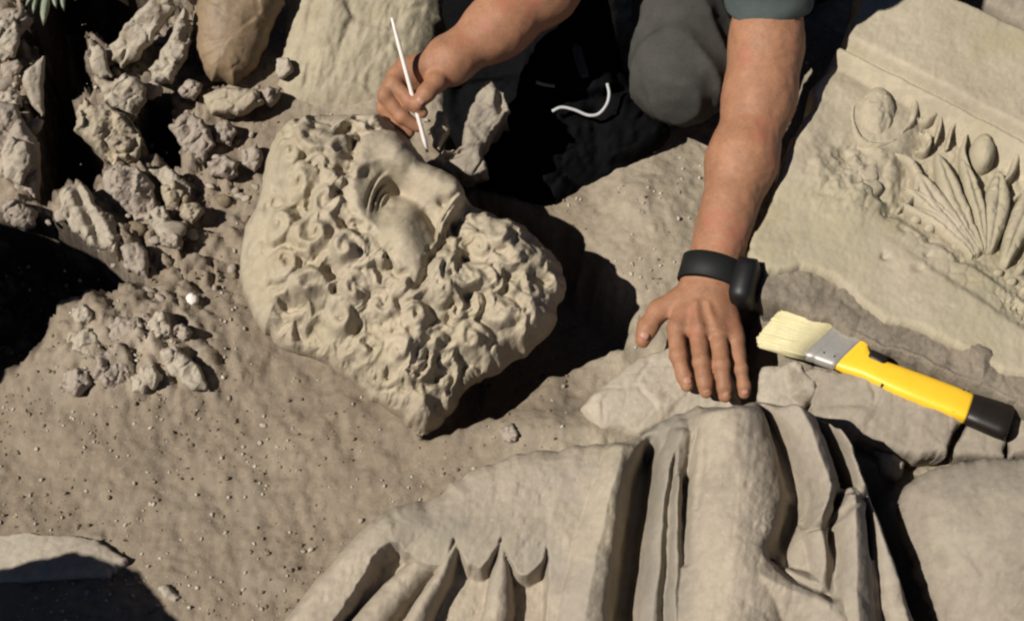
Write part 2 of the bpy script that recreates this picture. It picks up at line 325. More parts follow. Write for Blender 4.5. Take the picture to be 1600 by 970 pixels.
def terrain():
    def axis(a, b, s, far):
        c = list(np.arange(a, b, s)); g = s; l = [a]; 
        while l[0] > -far: g *= 1.35; l.insert(0, l[0]-g)
        g = s; r = [c[-1]]
        while r[-1] < far: g *= 1.35; r.append(r[-1]+g)
        return np.array(l[:-1]+c+r[1:])
    x = axis(-1.05, 1.05, .0042, 60); y = axis(-.75, .95, .0046, 60); X, Y = np.meshgrid(x, y)
    p = np.stack([X, Y, np.zeros_like(X)], -1)
    inb = (np.abs(X) < 1.4) & (Y > -1.2) & (Y < 1.6); px = np.full(X.shape, 3000.); py = np.full(X.shape, 3000.); a, b = topix(p[inb]); px[inb] = a; py[inb] = b
    Z = np.zeros_like(X); Z[inb] = terrain_h(a, b)*ss(1.4, 1.1, np.abs(X[inb]))*ss(-1.2, -.9, Y[inb])*ss(1.6, 1.2, Y[inb])
    V = np.stack([X, Y, Z], -1).reshape(-1, 3); i = np.arange(X.size).reshape(X.shape)
    F = np.stack([i[:-1, :-1], i[:-1, 1:], i[1:, 1:], i[1:, :-1]], -1).reshape(-1, 4)
    # soil colour: brown loam at left, paler dust at the top middle and right
    px = px.ravel(); py = py.ravel(); c = np.tile(np.array([.225, .180, .132]), (len(px), 1))
    pale = np.clip(ss(880, 960, px)+ss(420, 520, px)*ss(260, 150, py)+.7*ss(640, 700, py)*ss(700, 830, px), 0, 1)[:, None]
    c = c*(1-pale)+np.array([.30, .252, .188])*pale
    mv = (ss(420, 240, px)*ss(560, 300, py)*.8)[:, None]; c = c*(1-mv)+np.array([.25, .20, .155])*mv
    ch = np.exp(-(((px-230)/120)**2+((py-560)/60)**2))[:, None]*.7*(.5+fbm(px/20, py/20, 3, 90))[:, None].clip(0, 1); c = c*(1-ch)+np.array([.36, .3, .24])*ch
    led = (ss(1180, 1240, px)*ss(400, 440, py)*ss(720, 640, py))[:, None]; c = c*(1-led)+np.array([.215, .18, .138])*led
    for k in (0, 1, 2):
        sd, _, _ = sdist(px, py, PITS[k][0]); d = (ss(-14, 4, sd)*.9)[:, None]; c = c*(1-d)+np.array([.028, .021, .017])*d  # near-black shade of the hollows painted into the soil, past their rims
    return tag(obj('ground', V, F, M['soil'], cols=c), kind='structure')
terrain()
def gz(px, py): 
    px = np.asarray(px, float); py = np.asarray(py, float); z = terrain_h(px, py)
    for _ in range(2):
        q = P(px, py, z); qx, qy = topix(q*np.array([1, 1, 0])); z = terrain_h(qx, qy)
    return z

# loose grit and clods, nobody could count them
def grit(name, n, r0, r1, m, seed, dens=None, lift=.3):
    r = np.random.RandomState(seed); base, fs = [], []
    t = (1+5**.5)/2; ico = np.array([(-1,t,0),(1,t,0),(-1,-t,0),(1,-t,0),(0,-1,t),(0,1,t),(0,-1,-t),(0,1,-t),(t,0,-1),(t,0,1),(-t,0,-1),(-t,0,1)])/1.9
    f = np.array([(0,11,5),(0,5,1),(0,1,7),(0,7,10),(0,10,11),(1,5,9),(5,11,4),(11,10,2),(10,7,6),(7,1,8),(3,9,4),(3,4,2),(3,2,6),(3,6,8),(3,8,9),(4,9,5),(2,4,11),(6,2,10),(8,6,7),(9,8,1)])
    px = r.uniform(-80, 1680, n*3); py = r.uniform(-80, 1050, n*3)
    if dens is not None: k = r.rand(n*3) < dens(px, py); px = px[k][:n]; py = py[k][:n]
    else: px = px[:n]; py = py[:n]
    n = len(px); rad = r0+(r1-r0)*r.rand(n)**3; z = gz(px, py); c = P(px, py, z); c[:, 2] += rad*lift
    sc = rad[:, None]*r.uniform(.55, 1.3, (n, 3)); ang = r.uniform(0, 6.28, n); V = ico[None]*(1+.25*r.randn(n, 12, 1))*sc[:, None]
    ca, sa = np.cos(ang)[:, None], np.sin(ang)[:, None]; V = np.stack([V[..., 0]*ca-V[..., 1]*sa, V[..., 0]*sa+V[..., 1]*ca, V[..., 2]], -1)+c[:, None]
    F = (f[None]+12*np.arange(n)[:, None, None]).reshape(-1, 3)
    return tag(obj(name, V.reshape(-1, 3), F, m, smooth=False), kind='stuff')
tag(grit('loose_earth', 2600, .0010, .0036, M['clod'], 3, lambda x, y: np.where(x < 900, 1, .45)*ss(-.25, .35, fbm(x/60, y/60, 3, 77))), 'brown crumbs of earth lying loose over the whole excavated floor', 'earth')
tag(grit('gravel', 3200, .0008, .0036, M['pebble'], 4, lambda x, y: .2+.8*(fbm(x/50, y/50, 3, 5) > .12)), 'pale grit and tiny stone chips scattered over the brown earth', 'gravel')

# ================================================================== BEARDED MARBLE HEAD
HEAD = chaikin([(425,222),(455,190),(500,180),(560,182),(600,183),(632,205),(652,240),(672,268),(700,282),(722,300),(728,318),(745,328),(765,333),(800,348),(835,368),(850,385),(868,400),(882,432),(886,460),(868,480),(872,505),(842,540),(800,568),(756,596),(728,606),(712,640),(686,668),(652,684),(640,664),(600,638),(560,606),(505,565),(455,552),(420,532),(398,500),(380,458),(374,415),(384,350),(405,318),(412,262)], 1)
HEADR = Relief(rough(HEAD, 2.2, 1, 4), .115, .72, 1.9, center=(625, 430))
def lock_h(X, Y, pts, w0, w1, A, groove=3, gs=.3):
    pts = np.asarray(pts, float); r = max(w0, w1)+2; k = (X > pts[:, 0].min()-r) & (X < pts[:, 0].max()+r) & (Y > pts[:, 1].min()-r) & (Y < pts[:, 1].max()+r)
    out = np.full(X.shape, -1.)
    if not k.any(): return out
    d, _, _, t, sg = segdist(X[k], Y[k], pts, False); w_ = w0+(w1-w0)*t; q = np.clip(d/w_, 0, 1.05)
    h = A*np.sqrt(np.clip(1-q*q, 0, 1))*(1-gs*.5*(1-np.cos(groove*math.pi*q*sg+.6)))*(.55+.45*np.sin(math.pi*np.clip(t, .06, .94)))
    out[k] = np.where(q < 1, h, -1.); return out
def curl_h(X, Y, cx, cy, r, A, turn=1.6, s=1, ph=0, ridge=.45):
    k = (np.abs(X-cx) < r) & (np.abs(Y-cy) < r); out = np.full(X.shape, -1.)
    if not k.any(): return out
    x = X[k]-cx; y = Y[k]-cy; rho = np.hypot(x, y)/r; th = np.arctan2(y, x); e = np.clip(1-rho**2, 0, 1)**.5
    h = A*e*(1-ridge*(.5-.5*np.cos(2*math.pi*turn*rho-s*th+ph))); out[k] = np.where(rho < 1, h, -1.); return out
HAIRM = [(405,330),(440,215),(520,195),(600,195),(570,225),(560,262),(562,290),(545,330),(560,370),(590,400),(618,430),(640,470),(640,690),(360,600),(360,330)]
FACE = chaikin([(556,262),(580,225),(620,215),(668,262),(712,285),(735,318),(722,345),(705,368),(690,400),(665,430),(655,470),(630,445),(600,410),(565,372),(548,335),(556,300)], 2)
def head_split(X, Y):
    f = inside(X, Y, FACE); beard = (X > 640) & ~f & ((Y > 330)); neck = (Y > 600) & (X > 600)
    lab = np.zeros(len(X), int); lab[beard] = 2; lab[f] = 1; lab[neck] = 3; return lab
def hair_raw(X, Y, sd):
    X0, Y0 = X, Y; wx = 7*fbm(X/30, Y/30, 3, 101); wy = 7*fbm(X/30, Y/30, 3, 102); X = X+wx; Y = Y+wy
    h = 0
    r = np.random.RandomState(5); H = np.full(X.shape, -.004)
    # hair: deep spiral curls; beard: tighter curls and S-shaped locks
    curls = [(500,235,30),(455,268,24),(535,262,24),(478,310,30),(520,340,24),(445,370,26),(500,392,34),(548,420,26),(455,430,25),(492,470,30),(560,470,24),(540,510,26),(600,500,22),
             (592,205,20),(575,555,24),(620,560,24),(650,520,22),(690,545,24),(735,540,24)]
    beards = [(722,352,18),(748,352,20),(778,385,26),(742,402,24),(815,420,24),(735,455,20),(845,435,18),(820,475,22),(780,505,22),(850,480,18),(690,478,20),(868,445,12),(672,400,10)]
    WX = X+4*fbm(X0/19, Y0/19, 3, 103); WY = Y+4*fbm(X0/19, Y0/19, 3, 104)
    for cx, cy, rr in curls+beards:                          # domed tufts that end in a hook, not whole spirals
        b = (cx > 650); H = np.maximum(H, curl_h(WX, WY, cx+r.uniform(-3, 3), cy+r.uniform(-3, 3), rr*1.12, (.029 if not b else .024)*(rr/24)**.7, r.uniform(.8, 1.25), r.choice([-1, 1]), r.uniform(0, 6.28), r.uniform(.35, .6)))
    for i in range(300):
        big = i > 70; cx = r.uniform(400, 880); cy = r.uniform(192, 665)
        if cx < 640: a = math.atan2(cy-330, cx-600)+r.uniform(-.9, .9)
        else: a = math.atan2(cy-330, cx-660)+r.uniform(-.6, .6)
        L = r.uniform(34, 62) if big else r.uniform(20, 34); b = r.choice([-1, 1])*r.uniform(1.6, 4.4); pts = []; x, y = cx-L*.4*math.cos(a), cy-L*.4*math.sin(a)
        for k in range(10): pts.append((x, y)); x += L/9*math.cos(a); y += L/9*math.sin(a); a += b/9*(.25+.16*k)*(1 if i % 3 else (1 if k < 4 else -1))
        H = np.maximum(H, lock_h(WX, WY, pts, r.uniform(6.5, 10.5), r.uniform(2.6, 5), r.uniform(.010, .026), r.choice([2, 3, 3]), .42))
    # worn and plain along the left rim (a broken crown) and at the neck
    worn = ss(26, 62, sd+0*X)*1.0; leftrim = ss(470, 400, X0+(Y0-400)*.0); wm = 1-(1-worn)*np.clip(leftrim+.25, 0, 1); low = 1-.55*ss(590, 660, Y0)
    low = low*(1-.45*np.exp(-(((X0-600)/45)**2+((Y0-545)/30)**2)))
    hair = (H+.004)*wm*low-.004
    for cx, cy, rr, dd in [(545,226,15,.030),(556,249,9,.026),(541,331,10,.026),(548,372,10,.022),(553,378,6,.02),(612,441,7,.022),(428,433,5,.010),(497,215,8,.012),(590,222,6,.012),(608,207,9,.02),(560,498,6,.01),(744,345,7,.014),(838,455,9,.012),(640,530,7,.012),(700,515,8,.014),(655,470,8,.012),(520,290,6,.012)]:
        hair = hair-dd*np.exp(-((X0+wx*1.4-cx)**2+(Y0+wy*1.4-cy)**2)/(rr*.8)**2)
    for i in range(70):
        cx = r.uniform(420, 865); cy = r.uniform(200, 640); hair = hair-r.uniform(.004, .013)*np.exp(-(((X0+wx*2-cx)/r.uniform(3, 7))**2+((Y0+wy*2-cy)/r.uniform(3, 8))**2))
    hair = hair+.0035*fbm(X0/15, Y0/15, 3, 117)+.018*fbm(X0/46, Y0/46, 2, 118)
    return hair
HG = None
def hair_grid():
    global HG
    gx = np.arange(355, 905, 1.8); gy = np.arange(165, 705, 1.8); X, Y = np.meshgrid(gx, gy); sd, _, _ = sdist(X, Y, HEADR.poly); A = hair_raw(X, Y, sd)
    def blur(A, n):
        k = np.array([math.exp(-(i/n)**2) for i in range(-2*n, 2*n+1)]); k /= k.sum(); P_ = np.pad(A, 2*n, mode='edge'); P_ = sum(k[i]*P_[i:i+A.shape[0]] for i in range(4*n+1)); return sum(k[i]*P_[:, i:i+A.shape[1]] for i in range(4*n+1))
    HG = (.25*blur(A, 4)+.3*blur(A, 2)+.45*A, gx, gy)
def hair_at(X, Y):
    A, gx, gy = HG; u = np.clip((X-gx[0])/1.8, 0, len(gx)-1.001); v = np.clip((Y-gy[0])/1.8, 0, len(gy)-1.001); i = u.astype(int); j = v.astype(int); a = u-i; b = v-j
    return (A[j, i]*(1-a)+A[j, i+1]*a)*(1-b)+(A[j+1, i]*(1-a)+A[j+1, i+1]*a)*b
def head_h(X, Y, sd):
    X0, Y0 = X, Y; rR = 105-45*ss(680, 800, X0); h = dome(sd, rR, .085)+.05*ss(30, 170, sd)+.02*ss(700, 820, X0)*ss(0, 30, sd)
    fsd, _, _ = sdist(X0, Y0, FACE); face = ss(-8, 12, fsd+5*fbm(X0/14, Y0/14, 2, 119)); hair = hair_at(X, Y)
    # face
    g = lambda cx, cy, ax, ay, rot=0: np.exp(-((((X0-cx)*math.cos(rot)+(Y0-cy)*math.sin(rot))/ax)**2+((-(X0-cx)*math.sin(rot)+(Y0-cy)*math.cos(rot))/ay)**2))
    F = .008+.010*g(612, 250, 42, 30, .5)-.024*g(606, 336, 24, 30, .3)+.016*g(636, 398, 24, 40, -.35)-.010*g(660, 352, 12, 24, -.5)-.010*g(676, 372, 7, 26, -.35)
    nd, _, _, t, _ = segdist(X0, Y0, [(628,268),(668,292),(706,314)], False); wn = 24+10*t; F = F+(.026+.018*t)*np.exp(-(nd/wn)**2.6)
    F = F+.008*g(716, 322, 14, 12)-.014*g(690, 340, 7, 5, .4)+.006*g(700, 332, 9, 7)
    bd, _, _, t, _ = segdist(X0, Y0, [(562,300),(578,282),(602,276),(628,290)], False); F = F+.008*np.exp(-(bd/9)**2)
    rho = np.hypot(X0-611+.10*(Y0-345), (Y0-347)*.56); th = np.degrees(np.arctan2(Y0-341, X0-609)); arc = np.exp(-((np.abs((th+150+180) % 360-180))/58)**4)
    F = F+.005*np.exp(-((rho-3)/8)**2)
    for rr, a in ((13, .007), (20, .0065), (28, .0045)): F = F+a*arc*np.exp(-((rho-rr)/2.6)**2)-a*.8*arc*np.exp(-((rho-rr-4.5)/2.2)**2)
    for pts, a in (([(722,336),(704,352),(690,376),(686,404),(668,426)], .016), ([(735,345),(716,366),(704,392),(706,418)], .014)):
        F = np.maximum(F, F+lock_h(X0, Y0, spline(pts, 4), 11, 6, a, 3, .35))
    F = F-.020*g(626, 318, 22, 12, .7)-.004*g(576, 300, 8, 16, .4)
    hair = hair*1.25; F = .004+F*1.25; out = h+hair*(1-face)+F*face-.0045*np.exp(-((fsd+3)/6)**2)*ss(0, 60, np.hypot(X0-700, Y0-270))
    out = out+.0016*fbm(X0/9, Y0/9, 3, 111)*(1-.6*face)+.0030*fbm(X0/30, Y0/30, 3, 113)+.0010*fbm(X0/4.5, Y0/4.5, 2, 115)*(1-face)
    out = out-.02*ss(650, 690, Y0)
    return np.where(sd > 0, out*ss(-3, 5, sd), 0)
def head_col(X, Y):
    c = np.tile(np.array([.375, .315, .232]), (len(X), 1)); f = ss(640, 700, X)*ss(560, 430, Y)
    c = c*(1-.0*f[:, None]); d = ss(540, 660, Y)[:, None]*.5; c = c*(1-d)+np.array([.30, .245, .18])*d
    y = ss(-.1, .5, fbm(X/60, Y/60, 3, 131))[:, None]*.3; return c*(1-y)+np.array([.355, .30, .19])*y
hair_grid(); hd = thing('statue_head', P(600, 560, 0), 'large bearded marble head with curly hair, half freed from the brown earth', 'statue head')
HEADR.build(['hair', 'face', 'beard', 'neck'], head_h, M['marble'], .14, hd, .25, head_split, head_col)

# ================================================================== DRAPED STATUE
TORSO = chaikin([(405,1010),(495,905),(572,820),(600,800),(640,786),(688,776),(715,746),(770,722),(840,706),(900,698),(960,696),(1000,682),(1040,655),(1085,648),(1130,646),(1180,638),(1240,650),(1290,674),(1325,706),(1342,760),(1372,832),(1400,900),(1440,1000),(1450,1120),(380,1120)], 1)
TR = Relief(rough(TORSO, 2, 1, 9), .055, .55, 2.2, center=(930, 850))
RIDGE = [ # polyline, width from, width to, height
 ([(600,800),(500,920),(400,1030)], 70, 80, .012), ([(548,868),(470,975),(400,1070)], 30, 34, .006), ([(975,700),(950,800),(925,900),(905,1030)], 26, 46, .030),
 ([(1062,690),(1040,760),(1028,860),(1010,1040)], 20, 26, .030), ([(1128,664),(1138,760),(1136,860),(1118,1040)], 58, 96, .060), ([(1225,652),(1255,730),(1275,790),(1262,838)], 36, 15, .054), ([(1288,668),(1322,730),(1336,778)], 24, 14, .050),
 ([(1120,905),(1200,942),(1280,980),(1330,1080)], 40, 56, .048), ([(1262,850),(1274,900),(1278,960)], 20, 26, .036), ([(1316,796),(1314,870),(1318,1040)], 22, 38, .052), ([(1350,782),(1374,870),(1408,1030)], 14, 32, .046), ([(1055,760),(1048,870),(1050,1020)], 9, 16, .036)]
GROOVE = [ # polyline, width, depth
 ([(640,1040),(650,1050)], 3, .001),
 ([(1014,694),(1000,780),(985,870),(968,1020)], 15, .080), ([(1050,730),(1036,850),(1030,1020)], 4, .012), ([(1080,700),(1066,800),(1062,900)], 4, .010),
 ([(1181,648),(1212,718),(1228,774),(1235,806),(1218,852),(1196,886)], 9, .030), ([(1226,800),(1224,840),(1206,880)], 16, .016), ([(1258,660),(1295,721),(1312,772)], 6.5, .055), ([(1338,806),(1344,884)], 3.5, .03), ([(1289,841),(1283,950)], 9, .02),
 ([(1300,792),(1292,806)], 6, .026), ([(1246,826),(1248,838)], 5, .016), ([(1286,838),(1330,800)], 5, .012), ([(1196,888),(1222,924),(1272,950)], 5, .012), ([(1090,720),(1082,820)], 3, .004)]
def torso_h(X, Y, sd):
    X0, Y0 = X, Y; X = X+4*fbm(X/50, Y/50, 3, 201); Y = Y+3*fbm(X/50, Y/50, 3, 202)
    base = dome(sd, 60, .045)*ss(380, 620, X0)+dome(sd, 34, .03)*ss(620, 380, X0)
    base = base+.03*ss(1000, 1100, X0)*ss(1400, 1340, X0)-.006*ss(830, 900, Y0)*ss(900, 860, X0)
    H = np.zeros(X.shape); 
    for pts, w0, w1, A in RIDGE:
        d, _, _, t, sg = segdist(X, Y, spline(pts, 5), False); wv = w0+(w1-w0)*t; q = d/wv
        tri = .15 if w0 > 40 else .5; r = A*((1-tri)*np.clip(1-q*q, 0, 1)**.7+tri*np.clip(1-q, 0, 1)**.9)*ss(-.02, .10, t+.04); H = np.maximum(H, r)+.18*np.minimum(H, r)
    for pts, wv, D in GROOVE:
        d, _, _, t, _ = segdist(X, Y, spline(pts, 5), False); w2 = wv*(.2+1.0*ss(0, .55, t) if Y0.size and pts[0][0] < 900 else .6+.8*ss(0, .3, t)); H = H-D*np.exp(-(d/w2)**2.8)*ss(0, .08 if pts[0][0] > 900 else .3, t+.03)
    sc = [(612,846),(650,884),(690,895),(706,870),(714,842),(722,872),(746,904),(772,884),(786,840),(794,880),(814,908),(836,905),(850,880),(860,845),(842,1140),(380,1140),(545,960)]
    ls, _, _ = sdist(X+5*fbm(X/22, Y/22, 2, 240), Y+5*fbm(X/22, Y/22, 2, 241), chaikin(sc, 2)); L = -.052*ss(-3, 11, ls)
    for pts, w0, w1, A in [([(662,886),(600,950),(520,1050)], 22, 30, .040), ([(714,858),(684,915),(618,1040)], 6, 24, .050), ([(786,858),(783,920),(768,1040)], 7, 32, .048)]:
        d, _, _, t, _ = segdist(X, Y, spline(pts, 5), False); q = d/(w0+(w1-w0)*t); L = np.maximum(L, -.050+A*np.clip(1-q*q, 0, 1)**.45+0*d) if A else L
    H = np.where(L < 0, H+np.minimum(L, 0)*ss(-1, 3, ls), H)
    h = base+H*ss(0, 22, sd)
    h = h+.0030*fbm(X0/45, Y0/45, 3, 210)+.0010*fbm(X0/8, Y0/8, 3, 212)+.0007*fbm(X0/7+Y0/60, Y0/55, 3, 213)-.0012*ss(.35, .6, fbm(X0/16, Y0/22, 3, 214))
    kn = np.exp(-(((X0-1300)/30)**2+((Y0-790)/22)**2)); h = h+kn*.010*fbm(X0/9, Y0/9, 2, 215)
    chip = np.exp(-(((X0-1185)/22)**2+((Y0-850)/30)**2)); h = h+chip*.004*np.abs(fbm(X0/5, Y0/5, 2, 216))
    return h
def torso_col(X, Y):
    c = np.tile(np.array([.335, .28, .215]), (len(X), 1))
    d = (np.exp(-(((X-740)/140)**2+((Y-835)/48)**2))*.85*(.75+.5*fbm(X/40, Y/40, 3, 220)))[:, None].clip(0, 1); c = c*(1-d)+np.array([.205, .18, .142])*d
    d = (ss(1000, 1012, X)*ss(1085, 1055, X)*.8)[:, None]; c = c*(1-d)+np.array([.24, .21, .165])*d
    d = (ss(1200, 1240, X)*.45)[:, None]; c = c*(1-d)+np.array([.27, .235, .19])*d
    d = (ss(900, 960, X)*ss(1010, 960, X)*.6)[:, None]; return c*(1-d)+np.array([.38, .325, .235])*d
def torso_split(X, Y):
    lab = np.zeros(len(X), int); gx = np.interp(Y, [694, 780, 870, 1020], [1014, 1000, 985, 968]); lab[(Y > 868) & (X < 870)] = 1; lab[X > gx] = 2
    g2 = np.interp(Y, [640, 718, 774, 806, 852, 886, 924, 950, 1100], [1180, 1212, 1228, 1235, 1218, 1196, 1222, 1272, 1300]); lab[X > g2] = 3; return lab
td = thing('draped_statue', P(950, 900, 0), 'pale marble torso carved with deep gathered cloth folds, at the bottom edge', 'statue')
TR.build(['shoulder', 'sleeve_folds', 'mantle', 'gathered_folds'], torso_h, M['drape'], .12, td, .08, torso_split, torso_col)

# ================================================================== FRIEZE SLAB
SLAB = [(1348,-70),(1338,20),(1302,88),(1266,138),(1264,176),(1232,232),(1210,292),(1176,360),(1170,398),(1196,424),(1250,416),(1300,430),(1338,464),(1384,500),(1440,512),(1520,556),(1600,590),(1760,640),(1760,130),(1620,68),(1430,-14)]
SR = Relief(rough(SLAB, 3, 3, 21), .14, 0, 2.4, center=(1400, 250), nrm=(.02, -.06, 1))
def line_d(X, Y, a, b): d = np.array(b, float)-np.array(a); d /= np.hypot(*d); return (X-a[0])*(-d[1])+(Y-a[1])*d[0]     # + below the line
def slab_h(X, Y, sd):
    h = dome(sd, 9, .012)-.012; l = line_d(X, Y, (1340, 84), (1600, 218)); wob = 1.5*fbm(X/40, Y/40, 2, 300); l = l+wob
    right = ss(1255, 1310, X)
    h = h+right*(.020*ss(2, -6, l)-.014*np.exp(-(l/5)**2)+.013*np.exp(-((l-13)/7)**2)-.010*ss(20, 34, l)*ss(190, 150, l))
    wornL = ss(1400, 1330, X+.55*(Y-300)); 
    h = h+wornL*.008*ss(24, 60, l)*ss(260, 200, l)
    h = h+.0035*fbm(X/70, Y/70, 3, 301)+.0008*fbm(X/12, Y/12, 3, 303)+.0006*fbm(X/5, Y/5, 2, 305)
    rec = ss(1385, 1430, X+.4*(Y-260))*ss(26, 40, l)*ss(4, -16, line_d(X, Y, (1400, 338), (1600, 470))); h = h-.016*rec-.004*rec*np.abs(fbm(X/9, Y/9, 2, 311))
    ros = np.exp(-(((X-1335)/75)**2+((Y-272)/62)**2)**1.5); h = h+ros*(.004*cells(X+8*fbm(X/20, Y/20, 2, 330), Y+8*fbm(X/20, Y/20, 2, 331), 30, 332, .4)+.011*fbm(X/20, Y/20, 3, 333)); h = h+.004*cells(X, Y, 24, 340, .5)*np.exp(-((line_d(X, Y, (1400, 352), (1600, 486))/22)**2))*ss(1380, 1440, X)
    for cx, cy, rr, dd in [(1345,232,20,.006),(1322,262,16,.005),(1376,300,13,.007),(1390,330,12,.008),(1412,352,10,.006),(1384,400,7,.006),(1434,420,7,.005),(1455,372,10,.007),(1502,402,10,.006),(1320,235,14,.004),(1450,395,5,.004)]:
        h = h-dd*1.3*np.exp(-(((X-cx)/rr)**2+((Y-cy)/(rr*.8))**2))*(1+.6*fbm(X/7, Y/7, 2, 307))
    l2 = line_d(X, Y, (1400, 338), (1600, 470)); bead = ss(1540, 1580, X); h = h-.010*np.exp(-((l2-12)/16)**2)*bead*(.4+.6*np.abs(fbm(X/9, Y/9, 2, 309))*2)+.004*np.exp(-((l2+14)/6)**2)*ss(1400, 1450, X)
    h = h+.006*ss(30, 45, l2)*ss(1380, 1480, X)
    return h
sb = thing('frieze_block', P(1400, 520, 0), 'big broken marble block carved with palmette leaves and egg ornament, at the right edge', 'carved stone')
SR.build('slab', slab_h, M['frieze'], .125, sb, .02)
def pillow(name, poly, T, R, lift=0, m=M['frieze'], parent=sb, rel=SR, step=1.8, ridge=None, depth=.012, smooth=2):
    pl = chaikin(poly, smooth); rr = Relief(pl, 0, 0, step); rr.c = rel.c+rel.n*(lift-.010); rr.n = rel.n
    def hf(X, Y, sd):
        h = dome(sd, R, T)+.0012*fbm(X/7, Y/7, 3, 5)+.0022*fbm(X/22, Y/22, 2, 6)-.0022*ss(.3, .55, fbm(X/13, Y/13, 2, 7))
        if ridge is not None: d, _, _, _, _ = segdist(X, Y, ridge, False); h = h-.0032*np.exp(-(d/3.0)**2)
        return h
    return rr.build(name, hf, m, depth, parent, .02)
def blade(p0, p1, w_, bend=0, n=9, tipw=.15, peak=.6):
    p0 = np.array(p0, float); p1 = np.array(p1, float); d = p1-p0; nn = np.array([-d[1], d[0]])/np.hypot(*d); t = np.linspace(0, 1, n)
    c = p0+d*t[:, None]+nn*(bend*np.sin(math.pi*t))[:, None]; ww = w_*np.where(t < peak, .35+.65*np.sin(t/peak*math.pi/2), np.cos((t-peak)/(1-peak)*math.pi/2)*(1-tipw)+tipw)
    return np.vstack([c+nn*ww[:, None], (c-nn*ww[:, None])[::-1]]), c
for p0, p1, ww, bd in [((1530,402),(1428,268),13,-6),((1524,404),(1412,296),9,8),((1534,398),(1462,240),12,-5),((1538,396),(1500,250),9,6),((1544,396),(1560,268),15,4),((1566,420),(1640,270),15,-6),((1520,408),(1404,322),6,12),((1588,428),(1660,330),12,8)]:
    po, c = blade(p0, p1, ww*1.4, bd); pillow('palmette_leaf', po, .016, ww*.8, -.004, ridge=c, depth=.02)
for cx, cy, a, b in [(1369,182,31,41),(1534,242,21,27)]:
    th = np.linspace(0, 2*math.pi, 20, endpoint=False); el = np.stack([cx+a*np.cos(th)*math.cos(.35)-b*np.sin(th)*math.sin(.35)*.6, cy+a*np.cos(th)*math.sin(.35)+b*np.sin(th)*math.cos(.35)], 1); pillow('egg', el, .030, a*.95, -.006, depth=.02)
def strip(name, pts, w_, T=.013, lift=-.003):
    c = spline(pts, 5); d = np.gradient(c, axis=0); nn = np.stack([-d[:, 1], d[:, 0]], 1)/np.hypot(d[:, 0], d[:, 1])[:, None]; k = np.linspace(0, 1, len(c)); ww = w_*(.35+.65*np.sin(math.pi*np.clip(k, .05, .95)))
    pillow(name, np.vstack([c+nn*ww[:, None], (c-nn*ww[:, None])[::-1]]), T, w_*.9, lift, smooth=1, depth=.02)
for k in range(6):
    a_ = k*math.pi/3+.3; po, c = blade((1338+8*math.cos(a_), 286+7*math.sin(a_)), (1338+44*math.cos(a_), 286+36*math.sin(a_)), 15, 3); pillow('worn_petal', po, .009, 12, -.0005)
strip('egg_rim', [(1336,160),(1330,190),(1342,222),(1372,232),(1402,222)], 6)
strip('egg_rim', [(1400,138),(1426,160),(1424,192),(1404,216)], 7, .012)
strip('egg_rim', [(1510,212),(1504,244),(1516,274)], 5); strip('egg_rim', [(1560,224),(1586,244),(1580,272),(1566,288)], 6, .011)
strip('tendril', [(1430,188),(1450,192),(1466,180),(1468,200),(1460,226)], 5); strip('tendril', [(1480,232),(1486,206),(1500,190),(1512,198),(1500,212)], 5)
strip('tendril', [(1436,206),(1452,220),(1446,238),(1430,236)], 4); strip('tendril', [(1380,240),(1420,252),(1436,278),(1424,312),(1402,330)], 7, .009)
strip('tendril', [(1596,250),(1614,270),(1606,300),(1584,310)], 5)
for k in range(9):
    t = k/8; cx = 1432+t*170; cy = 342+t*112
    if k in (2, 5): continue
    th = np.linspace(0, 2*math.pi, 10, endpoint=False); pillow('bead', np.stack([cx+9*np.cos(th), cy+6.5*np.sin(th)], 1), .007, 8, -.003, smooth=1)
# ground stone behind the block
rockpoly('grey_slab', [(1440,-40),(1760,-40),(1760,110),(1610,56)], .05, M['grey'], 'flat grey stone behind the carved block, in the top right corner', T=.02, depth=.08, seed=31, tilt=.1, step=3.5)

# ================================================================== STONES UNDER THE BRUSH AND THE HAND
rockpoly('broken_slab', [(905,640),(950,596),(1000,560),(1060,540),(1128,546),(1150,600),(1160,634),(1130,652),(1060,655),(1000,684),(940,676)], .03, M['pale'], 'pale worn stone under the spread hand', T=.022, R=24, seed=41, tilt=.3, am=.35)
rockpoly('paving_piece', [(1190,574),(1248,566),(1276,598),(1254,640),(1204,648),(1182,622)], .066, M['pale'], 'pale five-sided stone piece right of the fingertips', T=.014, R=10, seed=42, tilt=.3, am=.3)
rockpoly('paving_piece', [(1252,578),(1330,586),(1420,614),(1506,656),(1480,711),(1440,716),(1396,704),(1312,672),(1258,650),(1278,602)], .066, M['grey'], 'long grey broken slab lying right below the yellow brush handle', T=.020, R=14, seed=43, tilt=.3, am=.5, facet=.7)
rockpoly('paving_piece', [(1512,660),(1572,684),(1572,716),(1484,713)], .05, M['grey'], 'small four-sided stone below the black end of the brush', T=.012, R=9, seed=44, tilt=.3, am=.3)
rockpoly('paving_piece', [(1577,640),(1680,636),(1680,722),(1575,716)], .055, M['grey'], 'grey squared stone at the right edge beside the brush end', T=.014, R=9, seed=45, tilt=.3, am=.3)
rockpoly('stone_chip', [(1362,704),(1400,706),(1414,724),(1400,752),(1376,738)], .035, M['grey'], 'small grey chip in the gap between the torso folds and the round boulder', T=.012, R=9, seed=46, am=.4)
rockpoly('rubble_ledge', [(1186,440),(1230,420),(1300,432),(1345,470),(1390,505),(1450,520),(1600,598),(1700,640),(1700,660),(1560,640),(1480,620),(1370,560),(1260,520),(1190,520)], .05, M['dirtledge'], 'rough brown rubble ledge along the lower edge of the carved block', 'rubble', T=.022, R=18, seed=47, tilt=.4, am=1.5, step=2.4, facet=.1)
